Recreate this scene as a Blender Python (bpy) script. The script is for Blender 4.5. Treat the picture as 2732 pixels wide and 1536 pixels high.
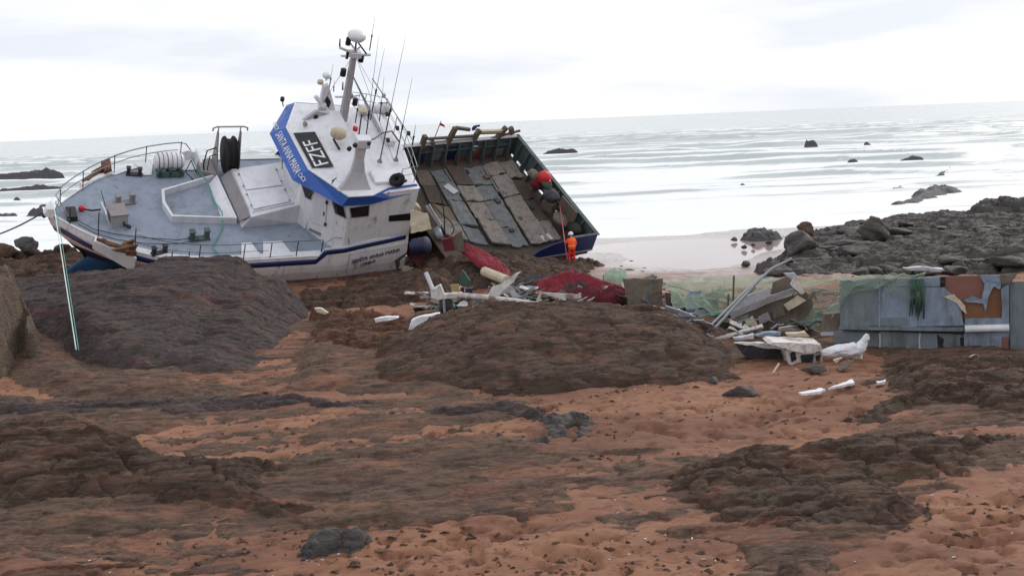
import bpy, math, random
import numpy as np
from mathutils import Matrix, Vector

for o in list(bpy.data.objects): bpy.data.objects.remove(o)
scene = bpy.context.scene
COL = scene.collection
rng = random.Random(7)
R = math.radians

# ------------------------------------------------------------------ camera
CAM_H = 8.0
HFOV = R(45)
FPX = 1366 / math.tan(HFOV / 2)                 # focal length in photograph pixels (2732 wide)
PITCH = math.atan((768 - 323) / FPX)
ROLL = math.atan(110 / 2732)
C_FW = np.array([0, math.cos(PITCH), -math.sin(PITCH)])
_u0 = np.array([0, math.sin(PITCH), math.cos(PITCH)]); _r0 = np.array([1.0, 0, 0])
C_R = _r0 * math.cos(ROLL) - _u0 * math.sin(ROLL)
C_U = _u0 * math.cos(ROLL) + _r0 * math.sin(ROLL)
C_O = np.array([0, 0, CAM_H])
cam_d = bpy.data.cameras.new('camera'); cam_d.sensor_width = 36; cam_d.lens = 18 / math.tan(HFOV / 2)
cam_d.clip_start = 0.1; cam_d.clip_end = 60000
cam = bpy.data.objects.new('camera', cam_d); COL.objects.link(cam)
cam.matrix_world = Matrix(((C_R[0], C_U[0], -C_FW[0], 0), (C_R[1], C_U[1], -C_FW[1], 0), (C_R[2], C_U[2], -C_FW[2], CAM_H), (0, 0, 0, 1)))
scene.camera = cam

# ------------------------------------------------------------------ sky, sun, exposure
SUN_AZ, SUN_EL = R(37), R(30)                    # azimuth clockwise from +Y (towards +X)
world = bpy.data.worlds.new('World'); scene.world = world; world.use_nodes = True
wn, wl = world.node_tree.nodes, world.node_tree.links
wn.clear()
w_out = wn.new('ShaderNodeOutputWorld'); w_bg = wn.new('ShaderNodeBackground'); w_bg.inputs['Strength'].default_value = 0.1
sky = wn.new('ShaderNodeTexSky'); sky.sky_type = 'NISHITA'; sky.sun_disc = False
sky.sun_elevation = SUN_EL; sky.sun_rotation = SUN_AZ; sky.dust_density = 2.0
w_tc = wn.new('ShaderNodeTexCoord'); w_mp = wn.new('ShaderNodeMapping'); w_mp.inputs['Scale'].default_value = (1.5, 1.5, 9.0)
w_nz = wn.new('ShaderNodeTexNoise'); w_nz.inputs['Scale'].default_value = 2.1; w_nz.inputs['Detail'].default_value = 4; w_nz.inputs['Roughness'].default_value = 0.5
w_rp = wn.new('ShaderNodeValToRGB')
w_rp.color_ramp.elements[0].position = 0.40; w_rp.color_ramp.elements[0].color = (7.7, 8.05, 8.8, 1)
w_rp.color_ramp.elements[1].position = 0.58; w_rp.color_ramp.elements[1].color = (10.3, 10.4, 10.7, 1)
w_mx = wn.new('ShaderNodeMix'); w_mx.data_type = 'RGBA'; w_mx.inputs[0].default_value = 0.97
wl.new(w_tc.outputs['Generated'], w_mp.inputs['Vector']); wl.new(w_mp.outputs[0], w_nz.inputs['Vector'])
wl.new(w_nz.outputs[0], w_rp.inputs[0]); wl.new(sky.outputs[0], w_mx.inputs[6]); wl.new(w_rp.outputs[0], w_mx.inputs[7])
wl.new(w_mx.outputs[2], w_bg.inputs['Color']); wl.new(w_bg.outputs[0], w_out.inputs['Surface'])
sun_d = bpy.data.lights.new('sun', 'SUN'); sun_d.energy = 1.2; sun_d.angle = R(20); sun_d.color = (1.0, 0.96, 0.9)
sun = bpy.data.objects.new('sun', sun_d); COL.objects.link(sun)
sdir = Vector((math.sin(SUN_AZ) * math.cos(SUN_EL), math.cos(SUN_AZ) * math.cos(SUN_EL), math.sin(SUN_EL)))
sun.rotation_euler = (-sdir).to_track_quat('-Z', 'Y').to_euler(); sun.location = (30, 30, 40)
vs = scene.view_settings; vs.view_transform = 'Standard'; vs.look = 'None'; vs.exposure = 0.16; vs.gamma = 1.0; vs.use_curve_mapping = False

# ------------------------------------------------------------------ measuring helpers
def ray(px, py): return C_FW + (px - 1366) / FPX * C_R - (py - 768) / FPX * C_U
def gz(px, py, z=0.0):                           # point on the level z seen at a photograph pixel
    d = ray(px, py); return C_O + d * ((z - CAM_H) / d[2])
def aty(px, py, y):                              # point at distance y
    d = ray(px, py); return C_O + d * (y / d[1])
class Frame:
    def __init__(s, psi, th, phi, O):
        psi, th, phi = R(psi), R(th), R(phi)
        F = np.array([-math.cos(psi) * math.cos(phi), -math.sin(psi) * math.cos(phi), math.sin(phi)])
        P = np.array([math.sin(psi), -math.cos(psi), 0.0]); Z = np.cross(F, P)
        s.M = np.array([F, P * math.cos(th) - Z * math.sin(th), Z * math.cos(th) + P * math.sin(th)]); s.O = np.array(O)
    def at(s, px, py, ax, v):                    # local point on the local plane axis=v
        d = ray(px, py); n = s.M[ax]; t = (v + n @ (s.O - C_O)) / (n @ d); return s.M @ (C_O + t * d - s.O)
    def on(s, px, py, p0, nrm):                  # local point on an arbitrary local plane
        d = s.M @ ray(px, py); o = s.M @ (C_O - s.O); n = np.asarray(nrm, float); t = (n @ (np.asarray(p0) - o)) / (n @ d); return o + t * d
    def w(s, l): return s.O + np.asarray(l, float) @ s.M
    def mat(s):
        m = s.M; return Matrix(((m[0][0], m[1][0], m[2][0], s.O[0]), (m[0][1], m[1][1], m[2][1], s.O[1]), (m[0][2], m[1][2], m[2][2], s.O[2]), (0, 0, 0, 1)))

# ------------------------------------------------------------------ noise (numpy)
def _h(ix, iy, s):
    n = (ix.astype(np.int64) * 374761393 + iy.astype(np.int64) * 668265263 + s * 974634777) & 0xffffffff
    n = ((n ^ (n >> 13)) * 1274126177) & 0xffffffff
    return ((n ^ (n >> 16)) & 0xffff) / 65535.0
def vnoise(x, y, s=0):
    x = np.asarray(x, float); y = np.asarray(y, float)
    ix, iy = np.floor(x), np.floor(y); fx, fy = x - ix, y - iy
    fx = fx * fx * fx * (fx * (fx * 6 - 15) + 10); fy = fy * fy * fy * (fy * (fy * 6 - 15) + 10)
    a, b, c, d = _h(ix, iy, s), _h(ix + 1, iy, s), _h(ix, iy + 1, s), _h(ix + 1, iy + 1, s)
    return (a * (1 - fx) + b * fx) * (1 - fy) + (c * (1 - fx) + d * fx) * fy
def fbm(x, y, o=5, s=0, g=0.5):
    v, a, t = 0.0, 1.0, 0.0
    for i in range(o):
        c, sn = math.cos(i * 1.1), math.sin(i * 1.1)
        v = v + a * vnoise((x * c - y * sn) * 2 ** i + 17.3 * i, (x * sn + y * c) * 2 ** i + 5.1 * i, s + i); t += a; a *= g
    return v / t
def ridged(x, y, o=5, s=0):
    v, a, t = 0.0, 1.0, 0.0
    for i in range(o):
        c, sn = math.cos(i * 0.5), math.sin(i * 0.5)
        n = 1 - np.abs(2 * vnoise((x * c - y * sn) * 2 ** i + 9.7 * i, (x * sn + y * c) * 2 ** i + 3.3 * i, s + i) - 1)
        v = v + a * n * n; t += a; a *= 0.5
    return v / t
def worley(x, y, s=0):                          # nearest-cell value and distance to the cell border
    ix, iy = np.floor(x), np.floor(y); d1 = np.full(x.shape, 9.0); d2 = d1.copy(); val = np.zeros(x.shape)
    for di in (-1, 0, 1):
        for dj in (-1, 0, 1):
            cx, cy = ix + di, iy + dj; px = cx + _h(cx, cy, s); py = cy + _h(cx, cy, s + 50); d = np.hypot(px - x, py - y)
            near = d < d1; d2 = np.where(near, d1, np.minimum(d2, d)); val = np.where(near, _h(cx, cy, s + 99), val); d1 = np.where(near, d, d1)
    return val, d2 - d1
def blocks(U, V, X, Y, amp, seed):
    wx, wy = .5 * (fbm(X * .9, Y * .9, 3, seed + 1) - .5), .5 * (fbm(X * .9 + 7, Y * .9, 3, seed + 2) - .5)
    v1, e1 = worley(U * 1.1 + wx, V * 1.1 + wy, seed); v2, e2 = worley(U * 2.7 + wx * 2, V * 2.7 + wy * 2, seed + 7)
    return amp * ((v1 - .5) * .9 + (v2 - .5) * .4 - .45 * (1 - sstep(0, .12, e1)) - .25 * (1 - sstep(0, .14, e2)))
def sstep(a, b, x):
    t = np.clip((np.asarray(x, float) - a) / (b - a), 0, 1); return t * t * (3 - 2 * t)

# ------------------------------------------------------------------ materials
def lin(r, g, b):
    f = lambda c: (c / 255 / 12.92) if c <= 10 else ((c / 255 + 0.055) / 1.055) ** 2.4
    return (f(r), f(g), f(b), 1)
class NT:
    def __init__(s, name):
        s.m = bpy.data.materials.new(name); s.m.use_nodes = True; s.n = s.m.node_tree.nodes; s.l = s.m.node_tree.links
        s.b = s.n['Principled BSDF']; s.out = s.n['Material Output']; s._tc = None
    def co(s, kind='Object'):
        if s._tc is None: s._tc = s.n.new('ShaderNodeTexCoord')
        return s._tc.outputs[kind]
    def pos(s): return s.n.new('ShaderNodeNewGeometry').outputs['Position']
    def mapping(s, v, scale=(1, 1, 1), rot=(0, 0, 0)):
        m = s.n.new('ShaderNodeMapping'); m.inputs['Scale'].default_value = scale; m.inputs['Rotation'].default_value = rot; s.l.new(v, m.inputs['Vector']); return m.outputs[0]
    def noise(s, v, scale, detail=6, rough=0.6, dist=0.0):
        n = s.n.new('ShaderNodeTexNoise'); n.inputs['Scale'].default_value = scale; n.inputs['Detail'].default_value = detail
        n.inputs['Roughness'].default_value = rough; n.inputs['Distortion'].default_value = dist; s.l.new(v, n.inputs['Vector']); return n.outputs[0]
    def voro(s, v, scale, feat='F1'):
        n = s.n.new('ShaderNodeTexVoronoi'); n.feature = feat; n.inputs['Scale'].default_value = scale; s.l.new(v, n.inputs['Vector']); return n.outputs['Distance']
    def ramp(s, f, stops):
        r = s.n.new('ShaderNodeValToRGB'); e = r.color_ramp.elements
        while len(e) < len(stops): e.new(0.5)
        for i, (p, c) in enumerate(stops):
            e[i].position = p; e[i].color = c if not isinstance(c, (int, float)) else (c, c, c, 1)
        s.l.new(f, r.inputs[0]); return r.outputs[0]
    def mix(s, f, a, b, mode='MIX'):
        m = s.n.new('ShaderNodeMix'); m.data_type = 'RGBA'; m.blend_type = mode
        for i, v in ((0, f), (6, a), (7, b)):
            if isinstance(v, (int, float, tuple)): m.inputs[i].default_value = v
            else: s.l.new(v, m.inputs[i])
        return m.outputs[2]
    def math(s, op, a, b=0.0):
        m = s.n.new('ShaderNodeMath'); m.operation = op
        for i, v in ((0, a), (1, b)):
            if isinstance(v, (int, float)): m.inputs[i].default_value = v
            else: s.l.new(v, m.inputs[i])
        return m.outputs[0]
    def set(s, k, v):
        if isinstance(v, (int, float, tuple)): s.b.inputs[k].default_value = v
        else: s.l.new(v, s.b.inputs[k])
    def bump(s, h, strength=0.3, dist=0.02):
        b = s.n.new('ShaderNodeBump'); b.inputs['Strength'].default_value = strength; b.inputs['Distance'].default_value = dist
        s.l.new(h, b.inputs['Height']); s.l.new(b.outputs[0], s.b.inputs['Normal'])
M = {}
def paint(name, rgb, rough=0.45, dirt=(70, 62, 55), amt=0.35, rust=0.0, metal=0.0, streak=True, scale=1.0):
    t = NT(name); c = t.co()
    n1 = t.noise(t.mapping(c, (1, 1, 0.25) if streak else (1, 1, 1)), 2.2 * scale, 8, 0.65)
    n2 = t.noise(c, 9 * scale, 6, 0.7)
    n3 = t.noise(c, 0.5 * scale, 3, 0.5)
    base = lin(*rgb)
    col = t.mix(t.ramp(n3, [(0.3, 0.0), (0.75, 1.0)]), base, tuple(x * 0.86 for x in base[:3]) + (1,))
    f = t.math('MULTIPLY', t.ramp(n1, [(0.47, 0.0), (0.75, 1.0)]), amt)
    col = t.mix(f, col, lin(*dirt))
    f2 = t.math('MULTIPLY', t.ramp(n2, [(0.60, 0.0), (0.74, 1.0)]), amt * 0.7)
    col = t.mix(f2, col, lin(*dirt))
    if rust > 0:
        n4 = t.noise(t.mapping(c, (1, 1, 0.45)), 1.7 * scale, 9, 0.7)
        fr = t.math('MULTIPLY', t.ramp(n4, [(0.58 - 0.14 * rust, 0.0), (0.66 - 0.1 * rust, 1.0)]), min(1, 0.5 + rust * 0.5))
        col = t.mix(fr, col, t.mix(n2, lin(110, 62, 38), lin(52, 36, 30)))
    t.set('Base Color', col); t.set('Roughness', t.ramp(n1, [(0.3, rough), (0.8, min(1, rough + 0.3))])); t.set('Metallic', metal)
    t.bump(n2, 0.12, 0.01)
    M[name] = t.m; return t.m
paint('white', (222, 222, 227), 0.35, (120, 115, 112), 0.28)
paint('white_hull', (234, 233, 236), 0.4, (124, 110, 98), 0.32, 0.08)
paint('white_rusty', (205, 200, 196), 0.5, (112, 84, 62), 0.6, 0.5)
paint('navy', (24, 40, 98), 0.4, (60, 62, 75), 0.3)
paint('navy_dark', (18, 28, 58), 0.5, (52, 48, 52), 0.4)
paint('antifouling', (30, 80, 118), 0.55, (44, 62, 70), 0.5)
paint('antifouling_red', (92, 42, 46), 0.7, (60, 50, 46), 0.6)
paint('visor_blue', (36, 86, 168), 0.35, (70, 96, 150), 0.25)
paint('deck_blue', (140, 150, 165), 0.6, (106, 108, 112), 0.55, 0.02, streak=False)
paint('grey_paint_and_shade', (140, 134, 136), 0.5, (92, 86, 84), 0.4)  # grey fittings, and the painted shade on the deckhouse front
paint('grey_light', (176, 174, 178), 0.45, (110, 106, 104), 0.35)
paint('galv', (150, 154, 160), 0.4, (92, 88, 84), 0.4, 0.05, 0.4)
paint('dark_metal', (52, 52, 56), 0.5, (84, 66, 52), 0.4, 0.12, 0.3)
paint('rusty', (112, 84, 64), 0.8, (54, 40, 34), 0.6, 0.8)
paint('black', (16, 16, 20), 0.5, (36, 34, 34), 0.3)
paint('rubber', (20, 20, 24), 0.75, (48, 44, 42), 0.4)
paint('green_metal', (74, 96, 92), 0.6, (54, 58, 52), 0.6, 0.1)
paint('bulwark_grey', (78, 92, 94), 0.65, (52, 48, 46), 0.7, 0.15)
paint('plank', (124, 117, 110), 0.8, (66, 58, 50), 0.85, 0.05, scale=1.4)
paint('plank_blue', (104, 107, 109), 0.75, (66, 60, 54), 0.85, 0.05, scale=1.4)
paint('wood', (104, 92, 80), 0.85, (66, 56, 48), 0.7, 0.0, scale=2)
paint('deck_mud', (74, 64, 56), 0.85, (64, 54, 46), 0.8, 0.2, scale=1.3, streak=False)
paint('plating_blue', (128, 142, 160), 0.5, (72, 70, 62), 0.95, 0.1, scale=0.8)
paint('plating_dirty', (112, 120, 126), 0.6, (60, 60, 54), 0.95, 0.04, scale=0.9)
paint('foam_core', (132, 90, 80), 0.9, (96, 62, 50), 0.6)
paint('ply', (124, 88, 64), 0.85, (104, 66, 40), 0.6)
paint('cream', (196, 184, 160), 0.8, (120, 108, 88), 0.5)
paint('brown_sheet', (108, 98, 88), 0.75, (66, 58, 52), 0.6, 0.1)
paint('red_plastic', (200, 24, 38), 0.35, (110, 20, 26), 0.25)
paint('green_net', (56, 84, 70), 0.85, (40, 60, 52), 0.7, scale=3)
paint('red_net', (126, 22, 40), 0.85, (70, 16, 28), 0.8, scale=2.5)
paint('red_net_dark', (92, 20, 34), 0.85, (52, 18, 26), 0.8, scale=2.5)
paint('net_pale', (150, 168, 146), 0.8, (110, 140, 112), 0.4)
paint('rope_white', (222, 232, 228), 0.7, (120, 160, 150), 0.4)
paint('rope_teal', (92, 156, 146), 0.75, (60, 112, 104), 0.4)
paint('rope_pink', (198, 96, 118), 0.7, (130, 50, 70), 0.4)
paint('rope_dark', (66, 64, 70), 0.8, (40, 38, 40), 0.4)
paint('blue_tarp', (52, 84, 156), 0.6, (40, 52, 92), 0.4)
paint('yellow', (158, 146, 96), 0.6, (130, 110, 70), 0.4)
paint('hivis', (255, 96, 30), 0.7, (190, 52, 24), 0.3)
paint('hivis_red', (206, 34, 30), 0.7, (120, 22, 22), 0.35)
paint('skin', (176, 128, 104), 0.6, (150, 100, 84), 0.2)
paint('pale_tan', (206, 186, 150), 0.6, (150, 120, 90), 0.5, 0.1)
def glass():
    t = NT('dark_glass'); t.set('Base Color', (0.012, 0.014, 0.017, 1)); t.set('Roughness', 0.08); M['glass'] = t.m
glass()
def rockmat(name, a, b, c, wet=0.0, green=0.0, dust=0.0):
    t = NT(name); p = t.pos()
    n1 = t.noise(t.mapping(p, (0.35, 0.6, 1.6), (0, 0, 0.2)), 1.1, 9, 0.62, 0.6)
    n2 = t.noise(t.mapping(p, (0.7, 1.6, 5), (0.05, 0.1, 0.15)), 2.2, 8, 0.7, 0.3)
    n3 = t.noise(p, 14, 6, 0.75)
    col = t.mix(t.ramp(n1, [(0.35, 0.0), (0.65, 1.0)]), lin(*a), lin(*b))
    col = t.mix(t.ramp(n2, [(0.44, 0.0), (0.68, 1.0)]), col, lin(*c))
    col = t.mix(t.math('MULTIPLY', t.ramp(n3, [(0.5, 0.0), (0.72, 1.0)]), 0.55), col, tuple(x * 0.45 for x in lin(*a)[:3]) + (1,))
    lime = t.noise(p, 3.1, 8, 0.75)
    col = t.mix(t.math('MULTIPLY', t.ramp(lime, [(0.66, 0.0), (0.75, 1.0)]), 0.35), col, lin(140, 130, 124))
    if green > 0:
        g = t.noise(p, 0.7, 6, 0.6)
        col = t.mix(t.math('MULTIPLY', t.ramp(g, [(0.5, 0.0), (0.68, 1.0)]), green), col, lin(74, 76, 52))
    streak = t.noise(t.mapping(p, (0.25, 1.3, 4), (0, 0, 0.12)), 3.0, 7, 0.7, 0.5)
    col = t.mix(t.math('MULTIPLY', t.ramp(streak, [(0.54, 0.0), (0.66, 1.0)]), 0.4), col, tuple(x * 1.5 for x in lin(*b)[:3]) + (1,))
    n5 = t.noise(t.mapping(p, (1, 1.4, 2)), 6.0, 8, 0.72, 0.4)
    crack = t.voro(t.mapping(p, (0.5, 1.1, 1.5), (0, 0, 0.2)), 1.3, 'DISTANCE_TO_EDGE'); big = t.noise(p, 0.45, 4, 0.5)
    if dust > 0:
        sd = t.noise(t.mapping(p, (0.4, 0.9, 1), (0, 0, 0.1)), 1.0, 8, 0.7, 0.5)
        col = t.mix(t.math('MULTIPLY', t.ramp(sd, [(0.52, 0.0), (0.64, 1.0)]), dust), col, lin(140, 96, 78))
    t.set('Base Color', col); t.set('Roughness', t.ramp(n2, [(0.3, 0.75 - 0.3 * wet), (0.7, 0.95 - 0.3 * wet)])); t.set('Specular IOR Level', 0.18 + 0.4 * wet)
    hgt = t.math('ADD', t.math('MULTIPLY', n2, 1.0), t.math('MULTIPLY', n3, 0.35))
    hgt = t.math('ADD', hgt, t.math('MULTIPLY', t.ramp(t.math('ADD', crack, t.math('MULTIPLY', n2, .1)), [(0.03, 0.0), (0.11, 1.0)]), 0.5))
    hgt = t.math('ADD', hgt, t.math('ADD', t.math('MULTIPLY', streak, 0.6), t.math('MULTIPLY', n5, 0.5)))
    t.bump(hgt, 0.8, 0.11)
    M[name] = t.m
rockmat('rock_purple', (68, 58, 60), (86, 73, 71), (52, 45, 47), 0.1, 0.35, 0.25)
rockmat('rock_brown', (74, 58, 50), (94, 74, 62), (52, 43, 39), 0.0, 0.3, 0.35)
rockmat('bedrock', (90, 71, 61), (112, 88, 74), (60, 49, 44), 0.0, 0.25, 0.75)
rockmat('rock_dark', (66, 61, 60), (98, 91, 88), (46, 42, 42), 0.4, 0.45)
rockmat('rock_sea', (74, 72, 76), (88, 84, 86), (62, 60, 62), 0.5, 0.15)
rockmat('rock_tan', (118, 102, 88), (104, 90, 78), (86, 74, 66), 0.0, 0.1)
rockmat('earth', (92, 74, 62), (76, 62, 54), (58, 49, 45), 0.0, 0.25, .3)
rockmat('rock_rust', (112, 78, 58), (88, 64, 52), (62, 48, 44), 0.1, 0.0, .5)

# ------------------------------------------------------------------ mesh helpers
class MB:
    def __init__(s): s.v = []; s.f = []; s.mi = []; s.cur = 0
    def add(s, vs, fs):
        b = len(s.v); s.v += [tuple(map(float, p)) for p in vs]
        for f in fs: s.f.append(tuple(i + b for i in f)); s.mi.append(s.cur)
        return s
    def box(s, c, size, rot=None):
        hx, hy, hz = [k / 2 for k in size]; P = []
        for x in (-hx, hx):
            for y in (-hy, hy):
                for z in (-hz, hz): P.append(Vector((x, y, z)))
        if rot is not None:
            m = rot if isinstance(rot, Matrix) else Matrix.Rotation(rot[2], 3, 'Z') @ Matrix.Rotation(rot[1], 3, 'Y') @ Matrix.Rotation(rot[0], 3, 'X')
            P = [m @ p for p in P]
        c = Vector(c); return s.add([p + c for p in P], [(0, 1, 3, 2), (4, 6, 7, 5), (0, 4, 5, 1), (2, 3, 7, 6), (0, 2, 6, 4), (1, 5, 7, 3)])
    def tube(s, pts, r, n=6, cap=True):
        pts = [Vector(p) for p in pts]; k = len(pts); rs = r if isinstance(r, (list, tuple)) else [r] * k
        ring = []; up = Vector((0.13, 0.21, 0.97))
        for i, p in enumerate(pts):
            d = (pts[min(i + 1, k - 1)] - pts[max(i - 1, 0)])
            d = d.normalized() if d.length > 1e-9 else Vector((0, 0, 1))
            a = d.cross(up)
            if a.length < 0.1: a = d.cross(Vector((1, 0, 0)))
            a.normalize(); b = d.cross(a); ring.append([p + (a * math.cos(2 * math.pi * j / n) + b * math.sin(2 * math.pi * j / n)) * rs[i] for j in range(n)])
            up = b * -1 if False else up
        V = [q for rg in ring for q in rg]; F = [(i * n + j, i * n + (j + 1) % n, (i + 1) * n + (j + 1) % n, (i + 1) * n + j) for i in range(k - 1) for j in range(n)]
        if cap: F += [tuple(reversed(range(n))), tuple(range((k - 1) * n, k * n))]
        return s.add(V, F)
    def prism(s, poly, d):                        # polygon (3d points) extruded by vector d
        n = len(poly); d = np.asarray(d, float); A = [np.asarray(p, float) for p in poly]
        return s.add(A + [p + d for p in A], [tuple(range(n)), tuple(reversed(range(n, 2 * n)))] + [((i + 1) % n, i, n + i, n + (i + 1) % n) for i in range(n)])
    def loft(s, rings, closed=True, cap=True):
        n = len(rings[0]); V = [p for r in rings for p in r]; m = n if closed else n - 1
        F = [(i * n + j, i * n + (j + 1) % n, (i + 1) * n + (j + 1) % n, (i + 1) * n + j) for i in range(len(rings) - 1) for j in range(m)]
        if cap and closed: F += [tuple(reversed(range(n))), tuple(range((len(rings) - 1) * n, len(rings) * n))]
        return s.add(V, F)
    def lathe(s, c, prof, axis=(0, 0, 1), n=16):  # prof: (radius, height along axis)
        ax = Vector(axis).normalized(); a = ax.orthogonal().normalized(); b = ax.cross(a); c = Vector(c)
        return s.loft([[c + ax * h + (a * math.cos(2 * math.pi * j / n) + b * math.sin(2 * math.pi * j / n)) * max(r, 1e-4) for j in range(n)] for r, h in prof])
    def ball(s, c, r, n=10, sc=(1, 1, 1)):
        c = np.asarray(c, float); rings = []
        for i in range(1, n):
            th = math.pi * i / n; rings.append([c + np.array([r * math.sin(th) * math.cos(2 * math.pi * j / (2 * n)) * sc[0], r * math.sin(th) * math.sin(2 * math.pi * j / (2 * n)) * sc[1], r * math.cos(th) * sc[2]]) for j in range(2 * n)])
        return s.loft(rings)
    def build(s, name, mats, parent=None, smooth=False, bevel=0.0, solid=0.0):
        me = bpy.data.meshes.new(name); me.from_pydata(s.v, [], s.f)
        for m in (mats if isinstance(mats, (list, tuple)) else [mats]): me.materials.append(M[m])
        me.polygons.foreach_set('material_index', s.mi)
        if smooth: me.polygons.foreach_set('use_smooth', [True] * len(s.f))
        me.update(); o = bpy.data.objects.new(name, me); COL.objects.link(o)
        if parent is not None: o.parent = parent
        if solid:
            md = o.modifiers.new('solid', 'SOLIDIFY'); md.thickness = solid; md.offset = 0
        if bevel:
            md = o.modifiers.new('bevel', 'BEVEL'); md.width = bevel; md.segments = 2; md.limit_method = 'ANGLE'; md.angle_limit = R(40)
        return o
def tag(o, label, cat=None, group=None, kind=None):
    if label: o['label'] = label
    if cat: o['category'] = cat
    if group: o['group'] = group
    if kind: o['kind'] = kind
    return o
def empty(name, label, cat, loc=(0, 0, 0), group=None, mw=None):
    o = bpy.data.objects.new(name, None); o.empty_display_size = 0.2; COL.objects.link(o)
    if mw is not None: o.matrix_world = mw
    else: o.location = loc
    return tag(o, label, cat, group)
def grid_mesh(name, X, Y, Z, mats, smooth=True, parent=None, attr=None):
    ny, nx = X.shape
    me = bpy.data.meshes.new(name); nv = nx * ny
    co = np.empty((nv, 3), np.float32); co[:, 0] = X.ravel(); co[:, 1] = Y.ravel(); co[:, 2] = Z.ravel()
    idx = np.arange(nv).reshape(ny, nx); q = np.stack([idx[:-1, :-1], idx[:-1, 1:], idx[1:, 1:], idx[1:, :-1]], -1).reshape(-1, 4)
    me.vertices.add(nv); me.vertices.foreach_set('co', co.ravel()); me.loops.add(q.size); me.loops.foreach_set('vertex_index', q.ravel().astype(np.int32))
    me.polygons.add(len(q)); me.polygons.foreach_set('loop_start', np.arange(0, q.size, 4, dtype=np.int32)); me.polygons.foreach_set('loop_total', np.full(len(q), 4, np.int32))
    me.polygons.foreach_set('use_smooth', np.full(len(q), smooth)); me.update(calc_edges=True); me.validate()
    me.materials.append(M[mats])
    o = bpy.data.objects.new(name, me); COL.objects.link(o)
    if parent is not None: o.parent = parent
    return o
from mathutils import noise as mnoise
import bmesh
def ragged(o, amp=.04, cut=.18, freq=3.0, seed=0.0):          # break a clean sheet into a bent, torn one
    bm = bmesh.new(); bm.from_mesh(o.data); bmesh.ops.triangulate(bm, faces=bm.faces[:])
    for _ in range(3):
        es = [e for e in bm.edges if e.calc_length() > cut]
        if not es: break
        bmesh.ops.subdivide_edges(bm, edges=es, cuts=1, use_grid_fill=False); bmesh.ops.triangulate(bm, faces=[f for f in bm.faces if len(f.verts) > 3])
    for v in bm.verts:
        q = v.co * freq + Vector((seed, seed * 1.7, 0)); v.co += mnoise.noise_vector(q) * amp + mnoise.noise_vector(q * 3.1) * amp * .5
    bm.to_mesh(o.data); bm.free(); o.data.update(); return o
def text_mesh(name, txt, mat, size, origin, xdir, ydir, parent, sx=1.0, extr=0.006, spacing=1.0):
    cu = bpy.data.curves.new(name, 'FONT'); cu.body = txt; cu.size = size; cu.extrude = extr; cu.space_character = spacing; cu.resolution_u = 3
    tmp = bpy.data.objects.new(name, cu); COL.objects.link(tmp)
    me = bpy.data.meshes.new_from_object(tmp.evaluated_get(bpy.context.evaluated_depsgraph_get())); bpy.data.objects.remove(tmp)
    xd = Vector(xdir).normalized(); yd = Vector(ydir); yd = (yd - xd * yd.dot(xd)).normalized(); zd = xd.cross(yd)
    o0 = Vector(origin)
    for v in me.vertices: v.co = o0 + xd * (v.co.x * sx) + yd * v.co.y + zd * v.co.z
    me.materials.clear(); me.materials.append(M[mat]); o = bpy.data.objects.new(name, me); COL.objects.link(o); o.parent = parent
    return o

# ------------------------------------------------------------------ the beach
SEA_Z = -1.0
def sand_base(x, y):
    h = -1.6 * sstep(60, 118, y) - 2.2 * sstep(112, 190, y)
    h = h - 0.38 * np.exp(-(((x - 10.8) / 4.8) ** 2 + ((y - 70) / 9.0) ** 2))
    h = h - 0.75 * np.exp(-(((x + 9.3) / 2.9) ** 2 + ((y - 59.5) / 3.2) ** 2))
    h = h - 0.35 * sstep(30, 60, x) * sstep(60, 90, y)
    return h
def sand_z(x, y):
    x = np.asarray(x, float); y = np.asarray(y, float)
    near = 1 - sstep(50, 75, y)
    h = sand_base(x, y) + 0.20 * (fbm(x * 0.16, y * 0.16, 3, 3) - 0.5)
    pits = fbm(x * 1.5, y * 1.9, 4, 11) - 0.5
    trod = sstep(0.42, 0.62, fbm(x * 0.22, y * 0.22, 3, 21))
    fp = np.clip(fbm(x * 2.2, y * 2.8, 3, 37) - 0.56, 0, 1)
    return h + near * (0.13 * pits + 0.05 * (fbm(x * 5, y * 6, 3, 5) - 0.5) - (0.35 + 0.7 * trod) * fp * 0.9)
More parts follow.
